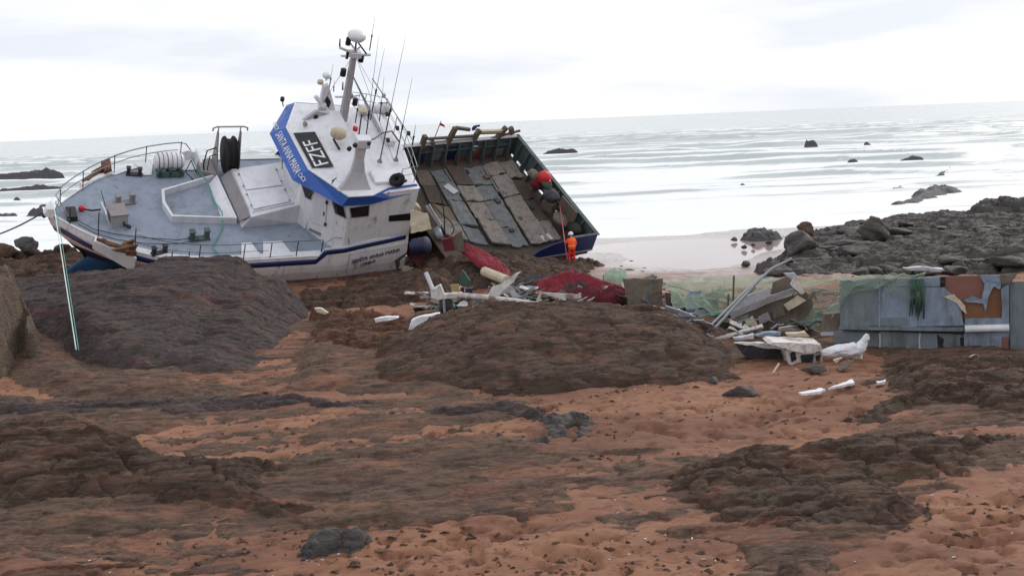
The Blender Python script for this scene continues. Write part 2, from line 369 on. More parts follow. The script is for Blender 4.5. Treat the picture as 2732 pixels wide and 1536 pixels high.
def sandmat():
    t = NT('sand'); p = t.pos()
    sep = t.n.new('ShaderNodeSeparateXYZ'); t.l.new(p, sep.inputs[0])
    n1 = t.noise(t.mapping(p, (0.5, 0.8, 1)), 0.55, 6, 0.6, 0.4)
    n2 = t.noise(t.mapping(p, (1, 1.5, 1)), 2.1, 8, 0.7, 0.8)
    n3 = t.noise(p, 60, 4, 0.7)
    n4 = t.noise(t.mapping(p, (0.6, 1.5, 1)), 5.5, 6, 0.7)
    col = t.mix(t.ramp(n1, [(0.35, 0.0), (0.68, 1.0)]), lin(144, 105, 83), lin(122, 85, 65))
    col = t.mix(t.math('MULTIPLY', t.ramp(n2, [(0.50, 0.0), (0.62, 1.0)]), 0.85), col, lin(92, 60, 49))
    col = t.mix(t.math('MULTIPLY', t.ramp(n4, [(0.58, 0.0), (0.70, 1.0)]), 0.75), col, lin(70, 48, 40))
    col = t.mix(t.math('MULTIPLY', t.ramp(n3, [(0.45, 0.0), (0.8, 1.0)]), 0.25), col, lin(166, 122, 103))
    damp = t.noise(t.mapping(p, (0.6, 1.2, 1)), 0.22, 5, 0.6, 0.6)
    col = t.mix(t.math('MULTIPLY', t.ramp(damp, [(0.46, 0.0), (0.60, 1.0)]), 0.6), col, lin(96, 66, 56))
    # the wet strand by the water: greyer sand under a film of water
    dist = t.math('ADD', t.math('ADD', sep.outputs[1], t.math('MULTIPLY', t.math('MINIMUM', sep.outputs[0], 8.0), 0.8)), t.math('MULTIPLY', t.math('SUBTRACT', n1, 0.5), 22.0))
    wet = t.ramp(t.math('DIVIDE', dist, 100.0), [(0.62, 0.0), (0.74, 1.0)])
    col = t.mix(wet, col, lin(150, 132, 126))
    t.set('Base Color', col); t.set('Specular IOR Level', t.mix(wet, (.15, .15, .15, 1), (.5, .5, .5, 1)))
    t.set('Roughness', t.mix(wet, (0.85, 0.85, 0.85, 1), t.ramp(n2, [(0.42, 0.10), (0.70, 0.42)])))
    t.bump(t.math('ADD', n2, t.math('MULTIPLY', n3, 0.25)), 0.35, 0.05)
    M['sand'] = t.m
sandmat()
def fan(y0, y1, ny, nx, slope, pad=8):
    ys = y0 * (y1 / y0) ** np.linspace(0, 1, ny); u = np.linspace(-1, 1, nx)
    return (u[None, :] * (pad + slope * ys[:, None])), np.repeat(ys[:, None], nx, 1)
X, Y = fan(9, 190, 760, 640, 0.55)
tag(grid_mesh('beach_sand', X, Y, sand_z(X, Y), 'sand'), None, kind='structure')
mb = MB(); mb.box((0, 0, -5.5), (9000, 9000, 0.5))                    # sea bed, far below
tag(mb.build('sea_bed', 'sand'), None, kind='structure')
mb = MB(); mb.box((0, -60, -0.9), (400, 139, 0.9)); tag(mb.build('beach_behind', 'sand'), None, kind='structure')

# ------------------------------------------------------------------ the sea
def seamat(name, near):
    t = NT(name); p = t.pos(); sep = t.n.new('ShaderNodeSeparateXYZ'); t.l.new(p, sep.inputs[0])
    n1 = t.noise(t.mapping(p, (0.035, 0.12, 1), (0, 0, 0.06)), 1.0, 9, 0.7, 1.2)
    n2 = t.noise(t.mapping(p, (0.16, 0.42, 1)), 1.0, 7, 0.7, 0.4)
    n3 = t.noise(t.mapping(p, (0.8, 1.6, 1)), 1.0, 5, 0.7)
    d = t.math('DIVIDE', sep.outputs[1], 400.0)
    thr = t.ramp(d, [(0.20, 0.38), (0.42, 0.30), (0.75, 0.19), (1.0, 0.09)])
    f = t.math('ADD', t.math('ADD', t.math('MULTIPLY', n1, 0.62), t.math('MULTIPLY', n2, 0.38)), thr)
    lines = t.noise(t.mapping(p, (0.012, 0.15, 1), (0, 0, 0.05)), 1.0, 7, 0.66, 1.0)
    f = t.math('SUBTRACT', f, t.math('MULTIPLY', t.ramp(lines, [(0.50, 0.0), (0.62, 1.0)]), 0.2))
    at = t.n.new('ShaderNodeAttribute'); at.attribute_name = 'crest'; at2 = t.n.new('ShaderNodeAttribute'); at2.attribute_name = 'face'
    f = t.math('ADD', f, t.math('MULTIPLY', at.outputs['Fac'], 0.5)); f = t.math('SUBTRACT', f, t.math('MULTIPLY', at2.outputs['Fac'], 0.34))
    foam = t.ramp(f, [(0.575, 0.0), (0.69, 1.0)])
    wat = t.mix(n1, lin(186, 193, 191), lin(152, 160, 158))
    t.set('Base Color', t.mix(foam, wat, lin(230, 232, 235)))
    t.set('Roughness', t.mix(foam, (0.2, 0.2, 0.2, 1), (0.7, 0.7, 0.7, 1)))
    t.set('IOR', 1.33)
    t.bump(t.math('ADD', t.math('MULTIPLY', n2, 1.0), t.math('MULTIPLY', n3, 0.4)), 0.35, 0.25)
    M[name] = t.m
seamat('sea_water', True)
def sea_z(x, y):
    sh = np.clip((y - 80) / 140, 0, 1)
    wob = 26 * fbm(x * 0.012, y * 0.010, 3, 51) + 9 * fbm(x * 0.05, y * 0.04, 3, 53)
    ph = (y + wob + 0.05 * x) / 24.0
    w = np.exp(-((ph - np.floor(ph) - 0.5) / 0.13) ** 2)
    amp = 1.15 * sh * (0.15 + 1.25 * sstep(.32, .72, fbm(x * 0.022 + 3 + np.floor(ph) * 7.7, np.floor(ph) * 3.1, 3, 57))) * (1 - sstep(380, 900, y))
    h = w * amp + 0.10 * (fbm(x * 0.15, y * 0.4, 4, 61) - 0.5) * (1 - 0.6 * sstep(300, 700, y))
    fr = ph - np.floor(ph); A = np.clip(amp, 0, 1)
    sea_z.crest = np.clip(np.exp(-((fr - .56) / .10) ** 2) + .5 * sstep(.5, .62, fr) * (1 - sstep(.62, .95, fr)), 0, 1) * A; sea_z.face = np.exp(-((fr - .40) / .07) ** 2) * A
    return SEA_Z + h
X, Y = fan(78, 2500, 620, 560, 0.75, 30)
so = grid_mesh('sea', X, Y, sea_z(X, Y), 'sea_water'); tag(so, None, kind='structure')
for nm in ('crest', 'face'): so.data.attributes.new(nm, 'FLOAT', 'POINT').data.foreach_set('value', getattr(sea_z, nm).ravel().astype(np.float32))
X, Y = fan(2450, 50000, 8, 6, 1.6, 600)
tag(grid_mesh('open_sea', X, Y, np.full_like(X, SEA_Z - 0.12), 'sea_water'), None, kind='structure')
def poolmat():
    t = NT('pool_water'); p = t.pos(); n = t.noise(p, 1.5, 4, 0.6)
    t.set('Base Color', lin(170, 152, 146)); t.set('Roughness', 0.06); t.set('IOR', 1.33); t.bump(n, 0.12, 0.03); M['pool_water'] = t.m
poolmat()
mb = MB(); n = 40
mb.add([(11.2 + 7.5 * math.cos(a) * (1 + 0.15 * math.sin(3 * a)), 72.5 + 12 * math.sin(a) * (1 + 0.12 * math.cos(2 * a)), -0.36) for a in np.linspace(0, 2 * math.pi, n, endpoint=False)], [tuple(range(n))])
tag(mb.build('tide_pool', 'pool_water'), None, kind='structure')

# ------------------------------------------------------------------ bedrock
def inside_dist(x, y, poly):
    d = np.full(x.shape, 1e9); ins = np.zeros(x.shape, bool); n = len(poly)
    for i in range(n):
        (x0, y0), (x1, y1) = poly[i], poly[(i + 1) % n]
        dx, dy = x1 - x0, y1 - y0; t = np.clip(((x - x0) * dx + (y - y0) * dy) / (dx * dx + dy * dy + 1e-9), 0, 1)
        d = np.minimum(d, np.hypot(x - x0 - t * dx, y - y0 - t * dy))
        c = ((y0 > y) != (y1 > y)) & (x < (x1 - x0) * (y - y0) / (y1 - y0 + 1e-12) + x0); ins ^= c
    return np.where(ins, d, -d)
def rock_patch(name, poly, hfun, mat, label, group=None, edge=1.2, res=0.08, amp=0.22, fine=0.06, seed=0, rot=0.15, aniso=2.6, terr=0.5, drop=0.7, cat='rock', warp=0.5, step=0.16):
    poly = [(float(p[0]), float(p[1])) for p in poly]; pa = np.array(poly)
    x0, y0 = pa.min(0) - 0.6; x1, y1 = pa.max(0) + 0.6
    X, Y = np.meshgrid(np.arange(x0, x1, res), np.arange(y0, y1, res))
    warp *= 1.8; edge *= 1.3; fine *= 1.4
    wx = (fbm(X * 0.45, Y * 0.45, 5, seed + 71, .6) - 0.5) * 2 * warp; wy = (fbm(X * 0.45 + 40, Y * 0.45, 5, seed + 72, .6) - 0.5) * 2 * warp
    d = inside_dist(X + wx, Y + wy, poly)
    c, s = math.cos(rot), math.sin(rot); U = (X * c + Y * s) / aniso; V = -X * s + Y * c
    env = sstep(-0.75, edge, d)
    n = ridged(U * 0.55, V * 0.55, 5, seed) - 0.5
    lump = fbm(U * 0.25 + 7, V * 0.35, 3, seed + 5) - 0.5
    H = hfun(X, Y) * env
    Z = H + env * (amp * 1.6 * lump + amp * n)
    k = (Z + 0.06 * X * c + 0.35 * (fbm(U * 0.4, V * 0.4, 3, seed + 9) - 0.5)) / step        # bedding steps
    st = (np.floor(k) + sstep(0.3, 0.95, k - np.floor(k)) - k) * step
    Z = Z + terr * st * env
    blocky = vnoise(U * 0.9 + 3 + .5 * fbm(X * .8, Y * .8, 3, seed + 30), V * 1.3 + .5 * fbm(X * .8 + 9, Y * .8, 3, seed + 31), seed + 33)
    Z = Z + env * amp * .6 * (sstep(.35, .42, blocky) + sstep(.58, .66, blocky) - 1.0) * .6
    Z = Z + env * blocks(U * 1.6, V * 1.2, X, Y, min(.22, amp * .9 + .05), seed + 60)
    gully = 1 - np.abs(2 * fbm(U * .8 + 11, V * .8 + 3, 4, seed + 41) - 1)
    Z = Z - env * amp * 1.1 * sstep(.9, .99, gully)
    Z = Z + fine * (fbm(U * 5, V * 7, 4, seed + 13) - 0.5) * env + fine * 0.6 * (fbm(X * 9, Y * 9, 3, seed + 15) - 0.5) * env
    Z = sand_base(X, Y) - drop * (1 - env) - 0.06 + Z
    o = grid_mesh(name, X, Y, Z, mat)
    return tag(o, label, cat, group)
def prof(pts):                                    # pts: (x, z)
    xs = [p[0] for p in pts]; zs = [p[1] for p in pts]; return lambda x: np.interp(x, xs, zs)
def crest(pix, y): return prof([(aty(a, b, y)[0], aty(a, b, y)[2]) for a, b in pix])
def G(px, py, z=0): p = gz(px, py, z); return (p[0], p[1])
def Xy(px, y, py=760): p = aty(px, py, y); return (p[0], y)

# low bedrock that breaks through the sand all over the foreground
SANDY = [[G(-200, 960), G(130, 955), G(140, 1060), G(-200, 1065)], [G(1400, 1035), G(2100, 1012), G(2330, 1030), G(2380, 1100), G(2250, 1170), G(1900, 1190), G(1400, 1180)],
         [G(2950, 1190), G(2560, 1280), G(2480, 1380), G(2270, 1430), G(2200, 1640), G(2950, 1640)], [G(820, 1460), G(1300, 1425), G(1950, 1440), G(2000, 1640), G(760, 1640)],
         [G(840, 800), G(1120, 800), G(1090, 856), G(880, 852)], [G(1960, 960), G(2330, 945), G(2330, 1010), G(2000, 1010)], [G(300, 1010), G(1300, 1040), G(1450, 1060), G(600, 1080)]]
def bedrock():
    X, Y = fan(15.5, 56, 520, 760, 0.62, 4); b = np.full(X.shape, 0.05)
    for q in SANDY: b = np.minimum(b, 0.05 - 0.36 * sstep(-0.6, 0.9, inside_dist(X + 1.4 * (fbm(X * .5, Y * .5, 4, 311) - .5), Y + 1.4 * (fbm(X * .5 + 9, Y * .5, 4, 312) - .5), q)))
    for q in ([G(760, 1040), G(1250, 1060), G(1250, 900), G(1120, 880), G(960, 872), G(860, 850), G(820, 900)], [G(-100, 920), G(150, 905), G(250, 1010), G(700, 1040), G(500, 1075), G(150, 1060)]):
        b = np.maximum(b, -.3 + .62 * sstep(-1.2, 1.0, inside_dist(X, Y, q)))
    U = (X * .98 + Y * .2) / 2.6; V = Y * .98 - X * .2
    h = b + 0.42 * (fbm(U * .35, V * .35, 4, 301) - .5) + 0.20 * (ridged(U * .6, V * .6, 5, 302) - .5)
    k = (h + .05 * X) / .09; h = h + .5 * (np.floor(k) + sstep(.3, .95, k - np.floor(k)) - k) * .09
    h = h + blocks(U * 1.2, V * 1.0, X, Y, .10, 360)
    h = h + .07 * (fbm(U * 5, V * 6, 4, 303) - .5) + .035 * (fbm(X * 9, Y * 9, 3, 304) - .5)
    edge = sstep(50, 56, Y); Z = sand_base(X, Y) + 0.20 * (fbm(X * 0.16, Y * 0.16, 3, 3) - 0.5) + h - .5 * edge
    tag(grid_mesh('bedrock', X, Y, Z, 'bedrock'), None, kind='structure')
bedrock()
# big dark slab in front of the bow
cr = crest([(-60, 765), (75, 762), (180, 746), (290, 736), (360, 722), (390, 709), (470, 706), (598, 704), (620, 714), (650, 738), (700, 744), (722, 737), (744, 742), (778, 770), (838, 815), (895, 882), (960, 960)], 55.5)
rock_patch('rock_slab', [G(-80, 905), G(110, 915), G(200, 985), G(480, 1010), G(760, 1010), G(1010, 1000), G(1000, 930), Xy(975, 49.0), Xy(915, 53.5), Xy(850, 57.0), Xy(700, 60), Xy(400, 60), Xy(180, 61), Xy(60, 60), Xy(-60, 58)],
           lambda x, y: (cr(x) + .12) * (0.3 + 0.7 * sstep(39, 55.5, y)), 'rock_purple', 'large dark purple-grey rock slab sloping up in front of the bow', edge=1.2, amp=0.11, fine=.045, seed=1, aniso=2.6, terr=.35, step=.12)
# tan pitted rock at the left margin
rock_patch('rock_wall', [G(-160, 1010), G(15, 1004), G(72, 945), Xy(92, 43.5, 880), Xy(62, 46.5), Xy(30, 47.5), Xy(-200, 48)],
           lambda x, y: 3.4 * sstep(39.8, 43.2, y) * (1 - 0.1 * sstep(-18, -16.5, x)), 'rock_tan', 'pale tan pitted rock face at the left margin', edge=0.5, res=0.06, amp=0.25, seed=2, aniso=0.6, terr=0.2, warp=0.25)
# central mound in the foreground
cr2 = crest([(900, 900), (1020, 885), (1100, 871), (1167, 846), (1211, 836), (1278, 826), (1340, 818), (1437, 816), (1581, 818), (1661, 824), (1766, 836), (1824, 850), (1868, 862), (1902, 880), (1950, 908), (1976, 936), (2007, 978), (2040, 1010)], 43.5)
rock_patch('rock_mound', [G(900, 1035), G(1200, 1060), G(1640, 1045), G(1900, 1040), G(2070, 1015), G(2010, 985), Xy(1990, 40.5), Xy(1960, 42), Xy(1905, 44), Xy(1850, 45.5), Xy(1700, 46), Xy(1300, 46.5), Xy(1100, 46), Xy(1000, 44)],
           lambda x, y: np.maximum(cr2(x) + .06, 0.15) * (0.15 + 0.85 * sstep(34.5, 43.0, y)), 'rock_brown', 'broad brown rock mound in front of the red netting and broken panel', edge=1.0, amp=0.12, seed=3, aniso=2.4, terr=.4, step=.1)
# ledge with a rusty broken edge, behind it a sandy hollow
rock_patch('rock_ledge', [G(840, 930), G(1000, 960), G(1130, 930), G(1150, 870), G(1040, 856), G(930, 850), G(860, 826), G(820, 812)],
           lambda x, y: 0.5 + 0 * x, 'rock_rust', 'low rust-orange rock ledge in front of the sandy hollow', edge=0.5, res=0.06, amp=0.22, seed=4, aniso=1.5, terr=0.8)
# rock the wheelhouse end rests on
crB = crest([(780, 812), (860, 785), (950, 762), (1050, 750), (1120, 728), (1180, 712), (1250, 702)], 59)
rock_patch('rock_bank', [G(745, 842), G(860, 838), G(960, 826), G(1090, 820), G(1200, 800), G(1250, 760), Xy(1230, 63), Xy(1120, 68), Xy(950, 68), Xy(760, 65)],
           lambda x, y: np.maximum(.42, crB(x)) * (.15 + .85 * sstep(52, 59, y)) * (1 - .5 * sstep(60, 66, y)), 'rock_brown', 'brown rock bank under the wheelhouse end of the wreck', edge=1.2, amp=0.3, seed=5, aniso=1.6)
rock_patch('earth_bank', [G(1180, 790), G(1400, 770), G(1600, 745), G(1660, 712), Xy(1640, 72, 700), Xy(1500, 76, 700), Xy(1250, 78, 700), Xy(1050, 76, 700), Xy(1080, 68, 700)],
           lambda x, y: 0.15 + 0.85 * sstep(55, 65, y) * (1 - 0.85 * sstep(-1.5, 3.5, x)), 'earth', 'brown stony bank between the two halves of the wreck', edge=1.6, amp=0.22, fine=0.12, seed=6, aniso=1.4, cat='bank')
# right foreground outcrops
rock_patch('rock_outcrop', [G(2140, 1150), G(2240, 1165), G(2430, 1130), G(2560, 1118), G(2760, 1150), G(2900, 1100), G(2880, 960), G(2700, 962), G(2560, 960), G(2440, 950), G(2330, 962), G(2260, 975), G(2290, 1010), G(2320, 1060), G(2250, 1090), G(2180, 1095)],
           lambda x, y: 0.22 + 0.2 * sstep(28, 37, y), 'rock_brown', 'grey-brown outcrop below the torn blue hull plating', edge=1.3, res=0.06, amp=0.20, seed=8, aniso=2.4)
rock_patch('rock_shelf', [G(1700, 1330), G(1900, 1420), G(2080, 1450), G(2200, 1440), G(2330, 1420), G(2500, 1395), G(2535, 1355), G(2470, 1310), G(2560, 1280), G(2720, 1240), G(2790, 1180), G(2700, 1150), G(2560, 1165), G(2420, 1160), G(2200, 1180), G(1900, 1210), G(1720, 1260)],
           lambda x, y: 0.2 + 0.2 * sstep(22, 27, y), 'rock_brown', 'smooth dark rock shelf at lower right with sand lapping its edge', edge=1.0, res=0.05, amp=0.15, seed=9, aniso=2.6, terr=0.35)
rock_patch('rock_hump', [G(1950, 1590), G(2000, 1490), G(2080, 1450), G(2180, 1455), G(2260, 1490), G(2290, 1560), G(2280, 1620), G(2100, 1650)],
           lambda x, y: 0.32 + 0 * x, 'rock_brown', 'rounded brown rock hump at the bottom edge of the picture', edge=0.9, res=0.045, amp=0.12, seed=10, aniso=1.8, terr=0.3)
rock_patch('rock_ridge', [G(-120, 1420), G(60, 1400), G(160, 1370), G(420, 1390), G(700, 1400), G(960, 1440), G(1010, 1410), G(820, 1330), G(760, 1250), G(500, 1190), G(300, 1150), G(140, 1140), G(-120, 1150)],
           lambda x, y: 0.3 + 0.3 * sstep(23, 29, y), 'rock_brown', 'long layered rock ridge at lower left', edge=1.0, res=0.05, amp=0.24, seed=11, aniso=2.8)
rock_patch('rock_pavement', [G(-120, 1640), G(300, 1640), G(720, 1560), G(760, 1500), G(600, 1470), G(300, 1455), G(-120, 1460)],
           lambda x, y: 0.16 + 0 * x, 'rock_rust', 'flat striated brown rock pavement in the lower left corner', edge=1.1, res=0.05, amp=0.13, seed=12, aniso=4.5, terr=0.5)
rock_patch('rock_band', [G(-120, 1120), G(130, 1112), G(420, 1130), G(700, 1100), G(1000, 1090), G(1300, 1110), G(1600, 1150), G(1640, 1120), G(1400, 1085), G(900, 1065), G(400, 1060), G(130, 1075), G(-120, 1075)],
           lambda x, y: 0.26 + 0 * x, 'rock_purple', 'thin dark rock band crossing the sand at left', edge=0.6, res=0.06, amp=0.14, seed=13, aniso=3)
rock_patch('rock_stump', [G(760, 1480), G(960, 1475), G(1060, 1440), G(960, 1415), G(820, 1425)],
           lambda x, y: 0.35 + 0 * x, 'rock_dark', 'small dark rock with weed at the bottom left of centre', edge=0.5, res=0.045, amp=0.2, seed=14, aniso=1.5)
rock_patch('rock_bar', [G(1580, 1080), G(1640, 1110), G(1660, 1160), G(1480, 1190), G(1450, 1130)], lambda x, y: 0.25 + 0 * x, 'rock_dark', 'small dark rock on the sand left of the middle sand flat', edge=0.5, res=0.05, seed=15, aniso=1.5)
# behind the bow, left
rock_patch('rock_terrace', [G(-200, 745), G(30, 742), G(150, 742), G(300, 738), G(420, 730), Xy(430, 74, 690), Xy(250, 86, 660), Xy(60, 88, 650), Xy(-200, 86, 650), Xy(-220, 72)],
           lambda x, y: 0.55 + 0.35 * sstep(70, 84, y), 'rock_brown', 'brown rock terrace on the beach behind the bow', edge=1.5, res=0.1, amp=0.5, seed=16, aniso=2.2)
# reef at right
rock_patch('reef', [G(1985, 735), G(2060, 742), G(2160, 738), G(2330, 738), G(2520, 735), G(2760, 735), G(3000, 730), Xy(3000, 100, 560), Xy(2700, 101, 560), Xy(2450, 97, 575), Xy(2300, 92, 585), Xy(2180, 88, 600), Xy(2100, 78, 630), Xy(2060, 70, 680), Xy(1990, 64, 700)],
           lambda x, y: 0.32 + 0.45 * fbm(x * 0.15, y * 0.15, 2, 91) + 0.25 * sstep(24, 34, x), 'rock_dark', 'dark weedy rock reef on the beach at right', edge=1.2, res=0.1, amp=0.36, fine=0.12, seed=17, aniso=2.2, terr=0.9, step=0.22, drop=1.0)
rock_patch('reef_block', [Xy(2570, 90, 580), Xy(2640, 88, 580), Xy(2900, 88, 580), Xy(2900, 99, 560), Xy(2680, 99, 555), Xy(2590, 95, 560)],
           lambda x, y: 1.6 + 0 * x, 'rock_dark', 'tall dark rock block at the seaward end of the reef, right margin', edge=0.9, res=0.1, amp=0.6, seed=18, aniso=2.5, terr=0.8, step=0.4, drop=1.0)
rock_patch('reef_toe', [G(1935, 628), G(2010, 636), G(2100, 625), G(2090, 606), G(2030, 608)], lambda x, y: 0.7 + 0 * x, 'rock_sea', 'low rock strip on wet sand seaward of the round boulder', edge=1.0, res=0.12, amp=0.5, seed=19, drop=0.9)
# rocks standing in the water
def sea_rock(px0, px1, pyb, pyt, label, seed, cat='rock', group=None, name='sea_rock', dep=0.35):
    a, b = gz(px0, pyb, SEA_Z), gz(px1, pyb - (px1 - px0) * 0.0403, SEA_Z); yb = a[1]
    hpx = FPX / yb; h = max(0.3, (pyb - pyt) / hpx) * 1.15; L = b[0] - a[0]; dp = max(1.2, L * dep)
    poly = [(a[0], yb), (a[0] + L * .5, yb - dp * .25), (b[0], b[1]), (a[0] + L * .8, yb + dp), (a[0] + L * .25, yb + dp * .9)]
    res = max(0.12, L / 90)
    pa = np.array(poly); X, Y = np.meshgrid(np.arange(pa[:, 0].min() - 1, pa[:, 0].max() + 1, res), np.arange(pa[:, 1].min() - 1, pa[:, 1].max() + 1, res))
    sc = 3.0 / max(2, L)
    d = inside_dist(X + (fbm(X * .8 * sc * 2, Y * .8 * sc * 2, 3, seed) - .5) * L * .12, Y + (fbm(X * .8, Y * .8, 3, seed + 1) - .5) * .6, poly)
    e = sstep(-0.1 * dp, dp * 0.45, d)
    Z = SEA_Z - 0.6 + e * (0.6 + h * (0.55 + 0.9 * (ridged(X * sc * .8, Y * sc * .8, 4, seed + 2) - .2))) + 0.1 * e * fbm(X * 2, Y * 2, 3, seed)
    return tag(grid_mesh(name, X, Y, Z, 'rock_sea'), label, cat, group)
def sea_flat(pix, h, label, seed):
    poly = [tuple(gz(a, b, SEA_Z)[:2]) for a, b in pix]; pa = np.array(poly); L = max(np.ptp(pa[:, 0]), np.ptp(pa[:, 1])); res = max(.1, L / 110)
    X, Y = np.meshgrid(np.arange(pa[:, 0].min() - 1, pa[:, 0].max() + 1, res), np.arange(pa[:, 1].min() - 1, pa[:, 1].max() + 1, res))
    d = inside_dist(X + (fbm(X * .5, Y * .5, 4, seed) - .5) * 2.2, Y + (fbm(X * .5 + 5, Y * .5, 4, seed + 1) - .5) * 2.2, poly); e = sstep(-.5, 2.2, d)
    Z = SEA_Z - .5 + e * (.5 + h * (.35 + 1.1 * ridged(X * .25, Y * .25, 5, seed + 2))) + .15 * e * (fbm(X * 2, Y * 2, 3, seed) - .5)
    tag(grid_mesh('sea_rock', X, Y, Z, 'rock_sea'), label, 'rock')
sea_rock(2140, 2186, 394, 379, 'lone dark rock far out in the surf', 201)
sea_rock(2300, 2328, 388, 381, 'tiny dark rock right of the lone surf rock', 202)
sea_rock(2378, 2482, 443, 424, 'largest dark hump-shaped rock in the shallows', 203, dep=0.25)
sea_rock(2255, 2300, 436, 428, 'low thin rock left of the hump-shaped rock', 204)
sea_rock(2285, 2365, 443, 439, 'flat sliver of rock touching the hump-shaped rock', 205)
sea_rock(2532, 2552, 440, 434, 'tiny rock right of the hump-shaped rock', 206)
sea_flat([(2468, 472), (2520, 470), (2582, 461), (2560, 452), (2510, 455)], .65, 'smooth whale-back rock in the shallows', 207)
sea_flat([(2634, 453), (2670, 452), (2700, 445), (2670, 446)], .5, 'thin rock streak near the right margin', 208)
sea_flat([(2355, 507), (2410, 505), (2445, 490), (2425, 484), (2390, 498)], .8, 'ragged low rocks before the whale-back rock', 209)
sea_flat([(2350, 550), (2420, 547), (2500, 532), (2580, 510), (2520, 502), (2460, 510), (2400, 535)], .9, 'long slanting rock ridge in the shallows', 210)
sea_rock(1965, 2000, 500, 496, 'isolated low rock in white water', 211)
sea_rock(1440, 1550, 412, 402, 'dark rock line in the surf beside the stern', 212, dep=0.15)
sea_rock(-40, 185, 492, 464, 'broad dark rock strip in the sea at left', 213, dep=0.2)
sea_rock(-40, 185, 518, 502, 'second thin rock strip in the sea at left', 214, dep=0.15)
sea_rock(28, 60, 541, 528, 'small knob of rock in the sea at left', 215)
sea_rock(-40, 62, 549, 540, 'flat rock strip under the small knob at left', 216, dep=0.2)
sea_rock(90, 150, 554, 548, 'thin rock sliver just left of the bow', 217, dep=0.2)
sea_rock(-40, 62, 592, 571, 'left one of two rounded rocks at the water edge', 218, dep=0.4)
sea_rock(58, 128, 588, 562, 'right one of two rounded rocks at the water edge', 219, dep=0.5)
# loose boulders
def boulder(loc, r, seed, label, group=None, mat='rock_dark', sq=(1, 1, 0.7), sub=3, cat='boulder'):
    import bmesh
    bm = bmesh.new(); bmesh.ops.create_icosphere(bm, subdivisions=sub, radius=1.0); rr = random.Random(seed)
    cuts = [(Vector((rr.uniform(-1, 1), rr.uniform(-1, 1), rr.uniform(-.6, 1))).normalized(), rr.uniform(.45, .85)) for _ in range(13)]
    P = np.array([v.co for v in bm.verts]); n = fbm(P[:, 0] * 1.7 + seed, P[:, 1] * 1.7 + P[:, 2] * 2.1, 4, seed) - 0.5
    for v, k in zip(bm.verts, n):
        c = v.co.copy()
        for nn, dd in cuts:
            e = c.dot(nn) - dd
            if e > 0: c -= nn * e * 0.85
        c *= 1 + 0.5 * float(k); v.co = Vector((c.x * r * sq[0], c.y * r * sq[1], c.z * r * sq[2]))
    me = bpy.data.meshes.new('boulder'); bm.to_mesh(me); bm.free(); me.materials.append(M[mat])
    me.polygons.foreach_set('use_smooth', [True] * len(me.polygons))
    o = bpy.data.objects.new('boulder', me); COL.objects.link(o); o.location = loc; o.rotation_euler = (0, 0, rr.uniform(0, 6))
    return tag(o, label, cat, group)
p = gz(2140, 618, 0.55); boulder((p[0], p[1] - 1, 0.72), 0.62, 301, 'round brown boulder perched on the seaward end of the reef', mat='rock_brown', sq=(1, 1, .85))
p = gz(80, 672, 0.7); boulder((p[0], p[1], 1.15), 1.05, 302, 'dark undercut boulder on the beach left of the bow', mat='rock_dark', sq=(1.0, 0.9, 0.75))
p = gz(10, 672, 0.7); boulder((p[0], p[1], 0.8), 1.0, 303, 'brown boulder cut by the left margin', mat='rock_brown')
p = gz(170, 668, 0.6); boulder((p[0], p[1], 0.7), 0.8, 304, 'low brown boulder right behind the bow mooring rope', mat='rock_brown', sq=(1.3, .9, .5))
p = gz(2130, 668, .4); boulder((p[0], p[1], 0.85), 1.35, 305, 'big dark overhanging boulder below the round brown boulder', sq=(1.25, .9, .75), sub=4)
p = gz(2330, 628, .6); boulder((p[0], p[1], 1.0), 1.1, 306, 'domed dark boulder in the middle of the reef', sq=(1.1, .9, .8), sub=4)
LB = 'dark weedy boulder lying among the reef rocks'
for i in range(58):
    px = rng.uniform(2060, 2760); py = rng.uniform(590, 725)
    if px < 2250 and py < 640: continue
    p = gz(px, py, 0.5); s = rng.choice([.25, .35, .4, .5, .6, .8])
    boulder((p[0], p[1], 0.32 + 0.2 * rng.random()), s, 400 + i, LB, 'boulders of the reef', sq=(1.6, 1.0, .42))
LB = 'small dark stone on the wet sand beside the reef'
for px, py in [(1960, 640), (1990, 628), (2020, 632), (2010, 655), (2050, 648), (1990, 705), (2030, 712), (2060, 700), (1985, 660)]:
    p = gz(px, py, -0.2); boulder((p[0], p[1], -0.15), rng.uniform(.18, .4), 500 + int(px), LB, 'stones by the reef', mat='rock_sea', sub=2, sq=(1.3, .9, .55))
LB = 'small stone on the brown bank between the wreck halves'
for i in range(16):
    px = rng.uniform(1640, 1730); py = rng.uniform(635, 720); p = gz(px, py, -0.1)
    boulder((p[0], p[1], -0.05 + float(sand_base(p[0], p[1]))), rng.uniform(.1, .26), 600 + i, 'small brown stone on the wet sand right of the stern', 'stones right of the stern', mat='rock_tan', sub=2, sq=(1.3, .9, .5))
for i, (px, py, r) in enumerate([(1975, 1050, .42), (2170, 990, .34), (1905, 1020, .2), (2700, 1010, .3), (140, 950, .2), (90, 1010, .16), (300, 1120, .3)]):
    p = gz(px, py, 0); boulder((p[0], p[1], 0.06), r, 700 + i, ['flat dark stone on the sand in front of the brown mound', 'dark stone just below the shattered white box', 'small stone at the right foot of the brown mound', 'loose stone on the outcrop under the hull plating', 'small stone at the foot of the tan rock face', 'smallest stone at the foot of the tan rock face', 'low stone on the sand at left behind the rock ridge'][i], mat='rock_dark', sq=(1.5, .9, .5))
